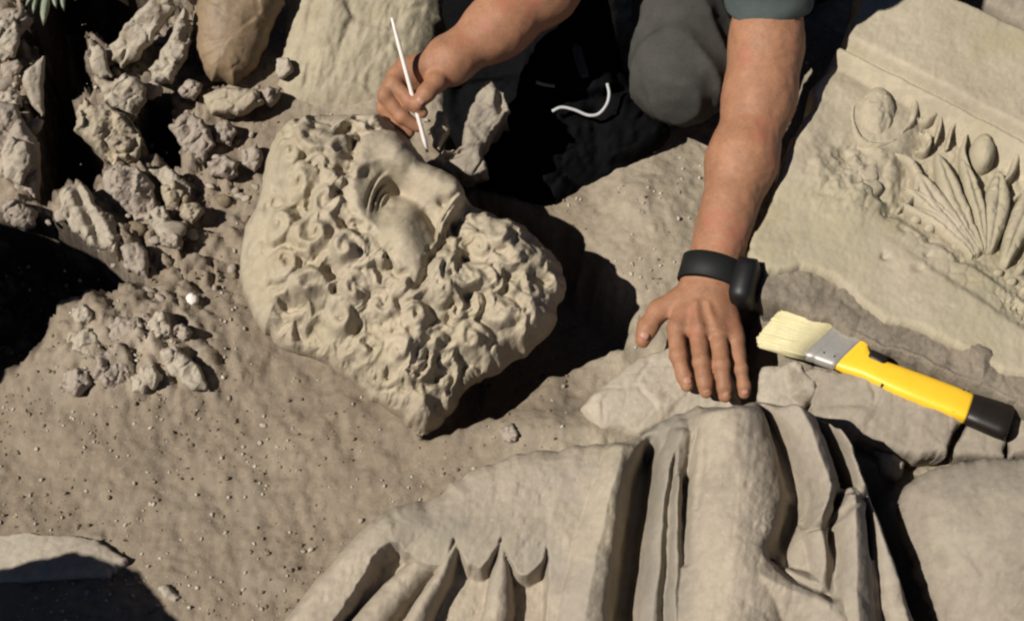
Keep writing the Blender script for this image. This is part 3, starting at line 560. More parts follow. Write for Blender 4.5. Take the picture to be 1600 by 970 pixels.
rockpoly('broken_edge', [(1180,420),(1230,405),(1300,415),(1345,450),(1390,485),(1450,500),(1600,575),(1720,620),(1720,690),(1640,655),(1590,632),(1540,608),(1480,582),(1400,548),(1345,528),(1300,502),(1240,482),(1186,470)], .108, M['dirtledge'], 'dark crumbling broken edge right under the rim of the carved block', 'rubble', T=.012, R=16, seed=147, tilt=.15, am=2.0, step=2.2, facet=.1, depth=.1)
rockpoly('boulder', chaikin([(1396,792),(1412,758),(1450,734),(1510,720),(1600,716),(1700,722),(1700,1080),(1490,1080),(1456,968),(1420,880)], 2), .05, M['drape'] if False else M['grey'], 'large smooth rounded grey boulder in the bottom right corner', 'boulder', T=.075, R=110, depth=.1, seed=48, tilt=.6, am=.10, facet=.15, step=3)
# pale boulder behind the head
rockpoly('limestone_boulder', chaikin([(468,-60),(700,-60),(692,40),(676,96),(640,130),(600,180),(540,186),(478,184),(436,160),(430,120),(446,60),(452,0)], 2), .015, M['sandy'] , 'smooth pale limestone boulder behind the marble head, left of the brush hand', 'boulder', T=.06, R=85, depth=.1, seed=49, tilt=.5, am=.25, ribs=lambda X, Y: .004*fbm(X/9+Y/40, Y/34, 3, 71), facet=.1, step=2.8)

# ================================================================== RUBBLE AT LEFT
RB = [
 ('cobble', [(318,-50),(303,40),(308,90),(330,128),(368,136),(394,112),(420,62),(446,8),(450,-50)], .075, 'cobble', 'large smooth brown cobble with a pale nick, top left of the head', dict(T=.06, R=55, am=.12, facet=.1)),
 ('rock_shard', [(170,72),(202,34),(244,-6),(268,-10),(277,12),(244,52),(218,92),(192,108),(173,98)], .10, 'pale', 'long pale pointed shard beside the dark hollow', dict(T=.035, R=14, am=.5, facet=.7)),
 ('rock_shard', [(138,68),(156,70),(167,90),(178,122),(160,124),(142,106)], .085, 'pale', 'thin upright cream flake at the edge of the dark hollow', dict(T=.015, R=7, am=.2)),
 ('stone', [(147,122),(176,128),(196,114),(223,130),(226,162),(214,184),(190,178),(162,160)], .085, 'pale', 'angular cracked pale stone above the ochre stone', dict(T=.03, R=12, am=.5, facet=.8)),
 ('stone', [(118,178),(134,150),(156,164),(192,176),(208,192),(222,222),(216,252),(182,264),(150,236),(116,206)], .075, 'yellowstone', 'ochre stained stone with dark pits right of the dark trench', dict(T=.035, R=16, am=.7, facet=.5)),
 ('rock_shard', [(38,112),(70,86),(69,186),(50,166),(36,132)], .085, 'pale', 'upright white wedge left of the dark trench', dict(T=.02, R=9, am=.3, facet=.6)),
 ('stone', [(-40,150),(24,162),(56,214),(64,242),(64,326),(40,322),(14,290),(-40,285)], .07, 'purplestone', 'big mauve grey stone at the left edge', dict(T=.035, R=26, am=.8)),
 ('stone', [(0,100),(28,93),(36,105),(20,127),(4,124)], .08, 'purplestone', 'small grey stone above the big mauve one at the left edge', dict(T=.014, R=8, am=.4)),
 ('stone', [(-30,20),(36,12),(52,30),(28,60),(20,78),(0,84),(-30,70)], .09, 'purplestone', 'grey stone in the top left corner under the plant', dict(T=.02, R=14, am=.8)),
 ('rock_shard', [(104,292),(126,284),(150,320),(177,340),(192,372),(186,404),(150,388),(124,366),(100,340),(94,312)], .07, 'pale', 'whitish ribbed stone pointing down right, above the black shadow', dict(T=.022, R=12, am=.6, ribs=lambda X, Y: .006*np.sin((X*.8-Y*.35)/4.2))),
 ('stone', [(188,386),(216,378),(230,395),(234,442),(214,430),(194,410)], .045, 'purplestone', 'small mauve stone at the tip of the black shadow', dict(T=.016, R=9, am=.6)),
 ('stone', [(162,272),(186,255),(216,262),(242,290),(247,342),(210,348),(188,326),(160,300)], .055, 'purplestone', 'crumbly pinkish stone below the ochre stone', dict(T=.025, R=16, am=1.0)),
 ('stone', [(316,150),(350,137),(402,140),(414,160),(372,182),(330,180)], .055, 'yellowstone', 'flat buff stone just under the brown cobble', dict(T=.02, R=16, am=.5)),
 ('rock_shard', [(288,10),(303,45),(292,92),(268,132),(240,132),(232,108),(262,66)], .085, 'pale', 'rugged pale stone between the long shard and the brown cobble', dict(T=.025, R=12, am=1.3)),
 ('stone', [(262,196),(284,178),(318,186),(338,226),(318,256),(286,238)], .05, 'purplestone', 'brownish lump right of the small black hollow', dict(T=.018, R=14, am=.9)),
 ('stone', [(432,92),(452,90),(459,112),(442,124),(431,116)], .06, 'pale', 'small white squared stone right of the brown cobble', dict(T=.014, R=5, am=.2, facet=.6)),
 ('stone', [(112,482),(130,474),(148,488),(142,508),(120,510)], .055, 'pale', 'white chunk on the mound beside the black shadow', dict(T=.016, R=8, am=.6)),
 ('stone', [(148,556),(176,540),(206,560),(204,600),(168,608),(144,590)], .045, 'purplestone', 'broad pinkish lump low on the rubble mound', dict(T=.02, R=14, am=1.0)),
 ('stone', [(250,548),(276,540),(312,572),(330,614),(300,610),(266,586)], .04, 'pale', 'pale sloping flake on the right flank of the mound', dict(T=.014, R=10, am=.9)),
 ('stone', [(202,590),(222,580),(234,596),(226,616),(206,614)], .035, 'pale', 'little pale stone at the foot of the mound', dict(T=.012, R=8, am=.6)),
 ('pebble', [(291,462),(300,456),(310,462),(309,474),(297,478),(290,471)], .03, 'white', 'round white pebble on bare earth left of the head', dict(T=.009, R=9, am=.05)),
 ('stone', [(330,196),(352,188),(372,204),(360,228),(336,222)], .03, 'purplestone', 'rounded brown lump below the buff stone', dict(T=.014, R=12, am=.9)),
 ('stone', [(376,234),(400,222),(412,246),(398,270),(380,262)], .03, 'purplestone', 'grey lump touching the crown of the marble head', dict(T=.014, R=12, am=.7)),
 ('stone', [(250,290),(272,280),(290,300),(280,330),(258,322)], .045, 'yellowstone', 'buff lump on the slope between rubble and head', dict(T=.014, R=12, am=.9)),
 ('rock_shard', [(778,672),(800,660),(812,676),(806,692),(786,690)], .03, 'purplestone', 'small dark notched stone at the lower edge of the head shadow', dict(T=.012, R=7, am=.9)),
]
RB += [('stone', [(-80,846),(40,832),(110,836),(160,850),(205,874),(170,900),(-80,915)], .010, 'pale', 'low pale stone at the left edge, half covered by the bottom left shadow', dict(T=.010, R=20, am=.6, tilt=.0)),
 ('rock_shard', [(246,918),(262,912),(284,932),(276,944),(256,934)], .008, 'pale', 'little pale flake on the rim of the bottom left shadow', dict(T=.010, R=6, am=.4)),
 ('stone', [(20,212),(44,222),(50,262),(34,290),(8,280),(2,240)], .10, 'pale', 'pale knob on top of the big mauve grey stone', dict(T=.012, R=12, am=.9)),
 ('rock_shard', [(228,262),(262,258),(300,292),(296,318),(262,300)], .045, 'pale', 'pale ragged flake on the slope below the small black hollow', dict(T=.014, R=8, am=1.0)),
 ('stone', [(0,32),(22,26),(30,50),(24,90),(4,96),(-20,80)], .11, 'pale', 'whitish weathered stone in the top left corner', dict(T=.014, R=9, am=1.0))]
def jag(cx, cy, r, seed, e=1.0, rot=0):
    q = np.random.RandomState(seed); n = q.randint(5, 8); a = np.sort(q.uniform(0, 1, n)*.5+np.arange(n))*2*math.pi/n; k = q.uniform(.75, 1.15, n); x = np.cos(a)*r*k; y = np.sin(a)*r*k*e
    return [(cx+x[i]*math.cos(rot)-y[i]*math.sin(rot), cy+x[i]*math.sin(rot)+y[i]*math.cos(rot)) for i in range(n)]
for j, (cx, cy, r_, e_, ro, z_, mm_, lb) in enumerate([
 (132,540,36,.8,.3,.045,'pale','pale angular block on the mound nearest the black shadow'), (196,518,34,.7,-.4,.055,'purplestone','brownish block on the crest of the rubble mound'), (250,510,28,.8,.6,.05,'pale','pale block at the right end of the mound crest'),
 (120,600,30,.8,0,.035,'purplestone','flat brown block at the left foot of the mound'), (238,588,24,.9,.9,.04,'pale','squat pale block between the two lumps of the mound'), (286,520,20,.7,.5,.04,'purplestone','small brown block off the right shoulder of the mound'),
 (28,335,38,.6,.4,.065,'purplestone','brown block along the upper rim of the black shadow at the left edge'), (250,345,26,.8,.8,.045,'pale','pale angular block between the pinkish stone and bare slope'), (300,330,24,.7,-.3,.035,'yellowstone','buff angular block on the slope halfway to the head'),
 (350,262,28,.8,.2,.03,'purplestone','brown angular block close beside the crown of the head'), (300,140,20,.9,.2,.06,'purplestone','brown block wedged under the brown cobble at its left'), (268,375,20,.8,.6,.035,'purplestone','small brown block right of the ribbed whitish stone'),
 (420,150,20,.8,.1,.045,'purplestone','brown block between the buff stone and the limestone boulder'), (15,155,22,.8,.5,.085,'pale','pale block just left of the upright white wedge')]):
    RB.append(('stone', jag(cx, cy, r_, 700+j, e_, ro), z_, mm_, lb, dict(T=.022, R=9, am=.7, facet=.6)))
for i, (nm, poly, z, mm, lab, kw) in enumerate(RB): rockpoly(nm, poly, z-(.008 if z > .04 else .003), M[mm], lab, nm.replace('rock_', '').replace('cobble', 'stone'), seed=60+i, depth=.05, step=2.0 if i < 22 else 2.2, **kw)
# small scattered stones nothing tells apart
def small_rock(r, seed):
    bm_v, bm_f = [], []; n = 7; m = 10; rr = np.random.RandomState(seed)
    V = [(0, 0, 1.)]+[(math.sin(math.pi*i/n)*math.cos(2*math.pi*j/m), math.sin(math.pi*i/n)*math.sin(2*math.pi*j/m), math.cos(math.pi*i/n)) for i in range(1, n) for j in range(m)]+[(0, 0, -1.)]
    V = np.array(V); F = [(0, 1+j, 1+(j+1) % m) for j in range(m)]+[(1+i*m+j, 1+(i+1)*m+j, 1+(i+1)*m+(j+1) % m, 1+i*m+(j+1) % m) for i in range(n-2) for j in range(m)]+[(len(V)-1, 1+(n-2)*m+(j+1) % m, 1+(n-2)*m+j) for j in range(m)]
    d = rr.randn(9, 3); d /= np.linalg.norm(d, axis=1)[:, None]; k = np.ones(len(V))
    for q in d: k = np.minimum(k, .66/np.maximum(V@q, 1e-3))
    V = V*k[:, None]*(1+.12*noise3(V*2.3, seed))[:, None]*rr.uniform(.6, 1.2, 3)*r; return V, F
protos = []
for k in range(6):
    v, f = small_rock(1, 500+k); protos.append(obj('small_stone', v, f, M[['purplestone', 'pale', 'purplestone', 'pale', 'clod', 'purplestone'][k]]))
rr = np.random.RandomState(12); cnt = 0
while cnt < 125:
    px, py = rr.uniform(0, 900), rr.uniform(10, 960); left = px < 400 and py < 470
    if not left and rr.rand() < .86: continue
    if inside(np.array([px]), np.array([py]), HEAD)[0] or inside(np.array([px]), np.array([py]), TORSO)[0] or any(inside(np.array([px]), np.array([py]), PITS[k][0])[0] for k in (0, 2)): continue
    k = cnt % 6; o = protos[k] if cnt < 6 else protos[k].copy()
    if cnt >= 6: SC.collection.objects.link(o)
    s = rr.uniform(.005, .013 if left else .0042)*(1.9 if left and px < 270 and rr.rand() < .4 else 1); c = P(px, py, float(gz(px, py))); o.location = c+np.array([0, 0, s*.3]); o.scale = (s*rr.uniform(.8, 1.4), s, s*rr.uniform(.6, 1)); o.rotation_euler = (rr.uniform(-.4, .4), rr.uniform(-.4, .4), rr.uniform(0, 6.28))
    tag(o, 'rough small broken stone lying loose on the earth of the rubble slope', 'stone', 'small loose stones on the earth'); cnt += 1

# grey green sprig in the corner
sp = thing('plant', P(80, -10, .1), 'grey green sprig hanging into the top left corner', 'plant')
for k, (a, b) in enumerate([((62,-20),(52,22)),((76,-24),(68,40)),((70,-30),(40,10)),((98,-30),(100,18)),((84,-26),(88,14)),((112,-34),(118,2))]):
    pts, c = blade(a, b, 5 if k != 1 else 8, 2, 7, .1, .5); zz = .15; Vt = [P(x, y, zz+.004*math.cos(j)) for j, (x, y) in enumerate(pts)]; n = len(c)
    mid = [P(x, y, zz+.010) for x, y in c]; V = Vt+mid; F = [(i, i+1, 2*n+i+1, 2*n+i) for i in range(n-1)]+[(2*n+i, 2*n+i+1, 2*n-2-i, 2*n-1-i) for i in range(n-1)]
    lo = obj('leaf', V, F, M['leaf'], sp); sm = lo.modifiers.new('thickness', 'SOLIDIFY'); sm.thickness = .0012
tv, tf = tube([P(-60, -80, 0), P(20, -60, .13), P(80, -28, .15), P(118, -36, .15)], [.004, .003, .0025, .0015], 6); obj('stem', tv, tf, M['leaf'], sp)

# ================================================================== FLAT BRUSH
BZ = .088; b0 = P(1290, 558, BZ); b1 = P(1550, 652, BZ-.004); ax = (b1-b0)/np.linalg.norm(b1-b0); upb = np.array([0, 0, 1.]); sdv = np.cross(upb, ax); sdv /= np.linalg.norm(sdv); upb = np.cross(ax, sdv)
SHR_ = 0.0
def bl(s, a, u): return b0+ax*(s+SHR_*a*min(1, max(0, (.06-s)/.03)))+sdv*a+upb*u
SHR_ = .38
def loft(secs, n=16, pw=2.8):                                # (s, side centre, half width, half thickness, up centre)
    V = []; m = len(secs)
    for s, a, hw, ht, u in secs:
        for k in range(n):
            th = 2*math.pi*(k+.5)/n; c, d = math.cos(th), math.sin(th); V.append(bl(s, a+hw*np.sign(c)*abs(c)**(2/pw), u+ht*np.sign(d)*abs(d)**(2/pw)))
    F = [(i*n+k, i*n+(k+1) % n, (i+1)*n+(k+1) % n, (i+1)*n+k) for i in range(m-1) for k in range(n)]+[tuple(range(n))[::-1], tuple((m-1)*n+k for k in range(n))]
    return np.array(V), F
br = thing('paint_brush', b0, 'flat paint brush with yellow handle and cream bristles, lying on the broken slabs', 'paint brush')
v, f = loft([(-.026, .024, .036, .0075, 0), (-.025, .024, .038, .010, 0), (-.012, .024, .038, .010, 0), (-.010, .024, .037, .0093, 0), (-.006, .024, .038, .010, 0), (.016, .024, .038, .010, 0), (.022, .023, .037, .010, 0), (.023, .023, .036, .0085, 0)], 20, 6); fe = obj('ferrule', v, f, M['steel'], br)
for s_ in (-.004, .012):
    for a_ in (.0, .05):
        v, f = tube([bl(s_, a_, .0085), bl(s_, a_, .0102)], .0016, 8); obj('rivet', v, f, M['blackplastic'], fe)
# bristle tufts: a bundle of tapering tufts, uneven at the tips
parts = []; r2 = np.random.RandomState(3)
for i in range(72):
    a0 = -.013+.074*i/71; i = i*45/71
    for u0 in (-.004, 0, .004):
        L = .072+.004*r2.rand()-.014*(max(0, i-30)/15)**2-.010*(max(0, 8-i)/8)**2+.012*i/45; j = r2.uniform(-.003, .003); sp_ = (a0-.024)*.08
        path = [bl(-.022, a0, u0), bl(-.045, a0+sp_, u0*1.1), bl(-.024-L, a0+2*sp_+j, u0*.5-.003)]; parts.append(tube(path, [.0017, .0019, .0012], 5, 2.2))
v, f = merge(parts); obj('bristles', v, f, M['bristle'], br)
H = [(.018, .023, .034, .0080, .0), (.024, .022, .034, .010, .0), (.032, .019, .032, .011, 0), (.044, .013, .027, .012, 0), (.058, .006, .021, .0135, .001), (.075, .003, .0205, .0145, .001), (.110, .001, .0235, .0155, .001), (.150, 0, .0245, .0155, .001), (.190, 0, .0245, .0150, 0), (.212, 0, .0235, .0135, 0), (.216, 0, .0225, .0125, 0)]
v, f = loft(H, 24, 3.6); hn = obj('handle', v, f, M['yellow'], br)
v, f = loft([(.2155, 0, .0235, .0135, 0), (.218, 0, .025, .0145, 0), (.235, 0, .026, .015, 0), (.262, 0, .028, .0155, 0), (.272, 0, .0275, .015, 0), (.277, 0, .024, .012, 0)], 20, 3); obj('end_grip', v, f, M['blackplastic'], br)
v, f = loft([(.056, .024, .007, .004, .011), (.060, .0235, .009, .0055, .011), (.080, .021, .009, .0055, .011), (.084, .020, .007, .004, .011)], 12, 3); obj('dark_clip', v, f, M['blackplastic'], hn)
for s_, a_ in ((.103, .019), (.128, .021), (.150, .0205), (.200, .020), (.196, -.019), (.09, -.018)):
    v, f = tube([bl(s_, a_, .002), bl(s_, a_*1.03, .0115)], .0022, 8); obj('rivet', v, f, M['blackplastic'], hn)

# ================================================================== PERSON
pw = thing('person', P(1000, -250, 0), 'person in grey t-shirt and dark trousers crouching over the dig, left hand planted on stone', 'person')
def w3(px, py, z): return P(px, py, z)
# -- planted hand (fingers toward the viewer)
def armL(p):
    W = lambda a, b, z: w3(a, b, z)
    d = cone(p, W(1110, 440, .108), W(1120, 400, .117), .0375, .041); fl = elli(p, W(1108, 440, .108), (.046, .05, .028))
    d = smin(elli(p, W(1106, 448, .106), (.043, .045, .027)), cone(p, W(1118, 405, .117), W(1160, 250, .16), .040, .049), .03)
    d = smin(d, cone(p, W(1160, 250, .16), W(1188, 150, .19), .050, .050), .03); d = smin(d, cone(p, W(1188, 150, .19), W(1198, 70, .225), .050, .053), .04)
    d = smin(d, cone(p, W(1198, 70, .225), W(1205, -60, .29), .053, .056), .03)
    # back of the hand
    for a, b, ra, rb in [((1080,462,.100),(1060,512,.098),.021,.0165), ((1095,460,.104),(1092,516,.104),.021,.0165), ((1112,462,.104),(1122,520,.101),.021,.016), ((1128,464,.098),(1148,530,.092),.019,.0145)]: d = smin(d, cone(p, W(*a), W(*b), ra, rb), .012)
    fing = [[(1056,512,.098),(1060,556,.092),(1068,586,.080),(1074,601,.074)], [(1089,516,.104),(1096,566,.101),(1101,598,.084),(1103,612,.076)], [(1121,520,.101),(1128,570,.099),(1132,604,.084),(1133,619,.075)], [(1149,530,.092),(1158,576,.089),(1162,602,.078),(1163,614,.071)]]
    rad = [(.0145, .0126, .0116, .0100), (.0140, .0120, .0110, .0096), (.0136, .0116, .0106, .0094), (.0122, .0105, .0095, .0084)]
    for F_, R_ in zip(fing, rad):
        e = None
        for k in range(3):
            c = cone(p, W(*F_[k]), W(*F_[k+1]), R_[k], R_[k+1]); e = c if e is None else smin(e, c, .004)
        e = smin(e, elli(p, W(*F_[1]), (R_[1]*1.08,)*3), .004); d = smin(d, e, .0032)
    th = [(1062,470,.098),(1030,486,.092),(1012,512,.084),(1004,532,.076)]; tr = [.021, .0165, .0150, .0115]; e = None
    for k in range(3):
        c = cone(p, W(*th[k]), W(*th[k+1]), tr[k], tr[k+1]); e = c if e is None else smin(e, c, .006)
    d = smin(d, e, .010)
    # tendons and small surface life
    for a, b in [((1088,474,.1215),(1090,508,.1180)), ((1106,474,.1215),(1118,512,.1145))]: d = smin(d, cone(p, W(*a), W(*b), .0026, .0030), .010)
    return d+.0009*noise3(p*90, 3)+.0016*noise3(p*24, 4)
# -- brush hand
zr = lambda z: z-.75*max(0, z-.30)-.02
def armR(p):
    W = lambda a, b, z: w3(a, b, zr(z))
    d = smin(elli(p, W(700, 98, .30), (.034, .034, .030)), cone(p, W(705, 92, .305), W(780, 40, .36), .033, .045), .03); d = smin(d, cone(p, W(780, 40, .36), W(850, -20, .42), .046, .052), .03)
    d = smin(d, cone(p, W(850, -20, .42), W(900, -90, .47), .052, .056), .03)
    for a, b, ra, rb in [((688,96,.306),(636,106,.318),.020,.0160), ((684,100,.298),(622,118,.306),.021,.016), ((684,108,.288),(614,136,.290),.019,.015), ((686,116,.280),(614,158,.272),.016,.0135)]: d = smin(d, cone(p, W(*a), W(*b), ra, rb), .010)
    fing = [[(632,104,.318),(616,130,.308),(640,158,.290),(660,176,.276)], [(620,118,.306),(602,150,.292),(628,182,.272),(652,198,.258)], [(612,136,.290),(600,168,.272),(620,194,.254),(640,206,.244)], [(614,158,.272),(606,184,.254),(622,204,.240),(636,211,.232)]]
    rad = [(.0145, .0125, .0112, .0090), (.0140, .0122, .0110, .0088), (.0130, .0112, .0100, .0085), (.0115, .0100, .0090, .0078)]
    for F_, R_ in zip(fing, rad):
        e = None
        for k in range(3):
            c = cone(p, W(*F_[k]), W(*F_[k+1]), R_[k], R_[k+1]); e = c if e is None else smin(e, c, .004)
        d = smin(d, e, .0035)
    th = [(694,108,.296),(682,128,.302),(666,146,.300),(653,162,.292)]; tr = [.020, .0165, .0140, .0105]; e = None
    for k in range(3):
        c = cone(p, W(*th[k]), W(*th[k+1]), tr[k], tr[k+1]); e = c if e is None else smin(e, c, .005)
    d = smin(d, e, .006)
    return d+.0007*noise3(p*70, 5)+.0012*noise3(p*24, 6)
def bounds(pts, m): a = np.array([P(*q) for q in pts]); return a.min(0)-m, a.max(0)+m
lo, hi = bounds([(1004,532,.076),(1080,612,.07),(1161,612,.07),(1120,440,.11)], .04); hi[1] += .02
VL1, QL1 = sdf_obj(armL, *bounds([(1000,532,.076),(1161,612,.075),(1100,612,.07),(1060,440,.13),(1205,-40,.29)], .06), .0024)
VR1, QR1 = sdf_obj(armR, *bounds([(600,110,.30),(640,212,.21),(700,98,.28),(890,-70,.325)], .06), .0022)
SHL = w3(1190, -330, .60); SHR = w3(880, -330, .64); CH = (SHL+SHR)/2+np.array([0, .02, -.03]); HIP = np.array([.25, 1.35, .42]); HD = w3(1010, -420, .86)
def torso_core(p):
    d = cone(p, CH, HIP, .13, .15); d = smin(d, cone(p, SHL, SHR, .055, .055), .08); d = smin(d, cone(p, w3(1203, -30, .275), SHL, .054, .058), .03); d = smin(d, cone(p, w3(885, -65, .32), SHR, .053, .058), .03)
    nk = CH+np.array([0, -.06, .13]); d = smin(d, cone(p, CH+np.array([0, 0, .05]), nk, .055, .05), .04); hc = nk+np.array([0, -.07, .07]); d = smin(d, elli(p, hc, (.078, .098, .11)), .03)
    d = smin(d, elli(p, hc+np.array([0, -.085, -.055]), (.014, .024, .022)), .012); d = smin(d, elli(p, hc+np.array([0, -.05, -.08]), (.05, .055, .05)), .03)
    for s in (-1, 1): d = smin(d, elli(p, hc+np.array([s*.078, 0, -.01]), (.008, .018, .03)), .006)
    return d
blo = np.minimum(np.minimum(SHL, SHR), HIP)-.25; bhi = np.maximum(np.maximum(SHL, SHR), HIP)+.3; blo = np.minimum(blo, w3(1203, -20, .27)-.08); blo[0] = min(blo[0], w3(885, -65, .32)[0]-.08); blo[2] = min(blo[2], .2)
VT, QT = sdf_obj(torso_core, blo, bhi, .011)
V = np.concatenate([VL1, VR1, VT]); Q = np.concatenate([QL1, QR1+len(VL1), QT+len(VL1)+len(VR1)]); obj('body', V, Q, M['skin'], pw)
hc = CH+np.array([0, -.13, .20])
v, q = sdf_obj(lambda p: np.maximum(elli(p, hc+np.array([0, .012, .016]), (.085, .10, .108))+.003*noise3(p*60, 9), -elli(p, hc+np.array([0, -.10, -.07]), (.075, .08, .10))), hc-.14, hc+.14, .006); obj('hair', v, q, M['hair'], pw)
# nails
def nail(c, dirv, nn, l, w_):
    c = np.asarray(c); dirv = dirv/np.linalg.norm(dirv); nn = nn-dirv*(nn@dirv); nn /= np.linalg.norm(nn); s = np.cross(dirv, nn); V = []; F = []
    for i in range(5):
        for j in range(5):
            a = (i-2)/2; b = (j-2)/2; k = w_*(1-.25*max(a, 0)**2-.1*max(-a, 0)**2); V.append(c+dirv*l*a+s*k*b-nn*(.0022*b*b+.0012*max(a, 0)**2))
    F = [(i*5+j, i*5+j+1, (i+1)*5+j+1, (i+1)*5+j) for i in range(4) for j in range(4)]; o = obj('fingernail', V, F, M['nail'], pw); m = o.modifiers.new('t', 'SOLIDIFY'); m.thickness = .0008; m.offset = 0
for a, b, r_ in [((1068,586,.080),(1074,601,.074),.0108), ((1101,598,.084),(1103,612,.076),.0102), ((1132,604,.084),(1133,619,.075),.0099), ((1162,602,.078),(1163,614,.071),.0089), ((1012,512,.084),(1004,532,.076),.0128)]:
    A, B = w3(*a), w3(*b); d_ = B-A; n_ = np.array([0, 0, 1.]) if a[0] > 1050 else np.array([.1, -.1, 1.]); n2 = n_-d_*(n_@d_)/(d_@d_); n2 /= np.linalg.norm(n2); nail(A+d_*.7+n2*(r_+.0004), d_, n_, .0055, r_*.62)
A, B = w3(666,146,zr(.300)), w3(653,162,zr(.292)); d_ = B-A; n_ = np.array([.3, -.5, .8]); n2 = n_-d_*(n_@d_)/(d_@d_); n2 /= np.linalg.norm(n2); nail(A+d_*.75+n2*.0118, d_, n_, .0055, .0072)

# -- clothes
def cutplane(p, c, n): n = n/np.linalg.norm(n); return (p-c)@n
eL = w3(1198, 70, .225); aL = w3(1204, 4, .258); uL = SHL; hemn = aL-uL
def sleeveL(p):
    fold = .004*np.sin(noise3(p*9, 20)*5+p[..., 1]*30)+.003*noise3(p*30, 21); d = cone(p, aL+(aL-uL)*.3, uL, .062, .085)+fold; d = np.maximum(d, cutplane(p, aL, hemn)+.0008*noise3(p*15, 22))
    inner = np.maximum(cone(p, aL+(aL-uL)*.3, uL, .057, .064), -(cutplane(p, aL, hemn)+.03)); return np.maximum(d, -inner)
v, q = sdf_obj(sleeveL, np.minimum(aL, uL)-.1, np.maximum(aL, uL)+.1, .0035); 
def shirt(p):
    d = cone(p, CH, HIP+np.array([0, -.1, .02]), .165, .175); d = smin(d, cone(p, SHL, SHR, .082, .082), .08); aR = w3(925, -120, .37)
    sr = np.maximum(cone(p, aR, SHR, .066, .08), -cutplane(p, aR, SHR-aR)); d = smin(d, sr, .02); return d+.006*noise3(p*8, 23)+.004*np.sin(p[..., 2]*40+4*noise3(p*6, 24))
v2, q2 = sdf_obj(shirt, np.minimum(np.minimum(SHL, SHR), HIP)-.24, np.maximum(np.maximum(SHL, SHR), HIP)+.24, .011)
obj('t_shirt', np.concatenate([v, v2]), np.concatenate([q, q2+len(v)]), M['shirt'], pw)
KL = w3(1062, 118, .15); HL = HIP+np.array([.05, -.05, -.08]); AL = w3(1290, -60, .06)
KR = w3(850, -210, .30); HR = HIP+np.array([-.18, -.05, -.02]); AR = w3(885, 60, .10)
def trousers(p):
    fold = .008*np.abs(np.sin(p[..., 0]*30+p[..., 1]*34-p[..., 2]*14+4*noise3(p*7, 31)))**.7+.005*noise3(p*14, 32)+.0035*np.abs(noise3(p*32, 33))
    d = smin(elli(p, KL, (.082, .078, .078)), cone(p, KL, HL, .082, .10), .03); d = smin(d, cone(p, KL+np.array([.02, .02, -.015]), AL, .070, .055), .03)
    e = smin(cone(p, AR, KR, .055, .078), cone(p, KR, HR, .082, .105), .03); d = np.minimum(d, e); d = smin(d, cone(p, HL, HR, .12, .12), .05); return d+fold
lo = np.min([KL, HL, AL, KR, HR, AR], 0)-.12; hi = np.max([KL, HL, AL, KR, HR, AR], 0)+.14; v, q = sdf_obj(trousers, lo, hi, .0065); obj('trousers', v, q, M['trouser'], pw)
# shoes: the right one shows its white edged sole
def shoe(toe, heel, parent, vis):
    t, h = np.asarray(toe), np.asarray(heel); up = np.array([0, 0, 1.]); mid = (t+h)/2
    f = lambda p: np.maximum(smin(cone(p, h+up*.035, t+up*.028, .040, .036), cone(p, h+up*.04, h+up*.10, .040, .042), .02), -(p[..., 2]-(min(t[2], h[2])+.006)))+.001*noise3(p*40, 2)
    v, q = sdf_obj(f, np.minimum(t, h)-.08, np.maximum(t, h)+np.array([.08, .08, .17]), .005); o = obj('shoe', v, q, M['blackcloth'], parent)
    d = (t-h)/np.linalg.norm(t-h); s = np.cross(up, d); L = np.linalg.norm(t-h); loop = []
    for k in range(28): th = 2*math.pi*k/28; c_, s_ = math.cos(th), math.sin(th); loop.append(mid+d*(L/2+.034)*np.sign(c_)*abs(c_)**.7+s*.041*np.sign(s_)*abs(s_)**.8+up*.010)
    loop.append(loop[0]); v, f = tube(loop, .0062, 8, 1.5); obj('sole', v, f, M['sole'], o)
shoe(w3(890, 178, .03), w3(895, 20, .03), pw, True)
shoe(w3(1345, -60, .03)+np.array([0, .0, 0]), w3(1330, -130, .03), pw, False)
# watch
wc = w3(1112, 428, .112); fa = w3(1135, 340, .137)-w3(1106, 448, .106); fa /= np.linalg.norm(fa); s1 = np.cross(fa, [0, 0, 1.]); s1 /= np.linalg.norm(s1); s2 = np.cross(s1, fa)
wt = thing('wristwatch', wc, 'black wristwatch worn on the planted arm', 'watch'); del wt['label'], wt['category']
bpy.data.objects.remove(wt)
def ring(hw, a, b, t, n=40):
    V = []; F = []
    for k in range(n):
        th = 2*math.pi*k/n
        for (du, dr) in ((-hw, 0), (-hw*.9, t), (hw*.9, t), (hw, 0)): V.append(wc+fa*du+s1*(a+dr)*math.cos(th)+s2*(b+dr)*math.sin(th))
    F = [(k*4+j, k*4+(j+1) % 4, ((k+1) % n)*4+(j+1) % 4, ((k+1) % n)*4+j) for k in range(n) for j in range(4)]; return V, F
v, f = ring(.021, .0455, .0385, .0035); stp = obj('watch_strap', v, f, M['strap'], pw)
def box(c, ex, ey, ez, hx, hy, hz, bev=.25):
    V = []; rows = [(-1, 1-bev), (-1+bev, 1), (1-bev, 1), (1, 1-bev)]; n = 24
    for zz, k in rows:
        for i in range(n): th = 2*math.pi*i/n; a, b = math.cos(th), math.sin(th); V.append(c+ex*hx*k*np.sign(a)*abs(a)**.5+ey*hy*k*np.sign(b)*abs(b)**.5+ez*hz*zz)
    F = [(r*n+i, r*n+(i+1) % n, (r+1)*n+(i+1) % n, (r+1)*n+i) for r in range(3) for i in range(n)]+[tuple(range(n))[::-1], tuple(3*n+i for i in range(n))]; return np.array(V), F
rd = s1*math.cos(.25)+s2*math.sin(.25); rd = rd if rd[0] > 0 else -rd; td_ = np.cross(fa, rd)
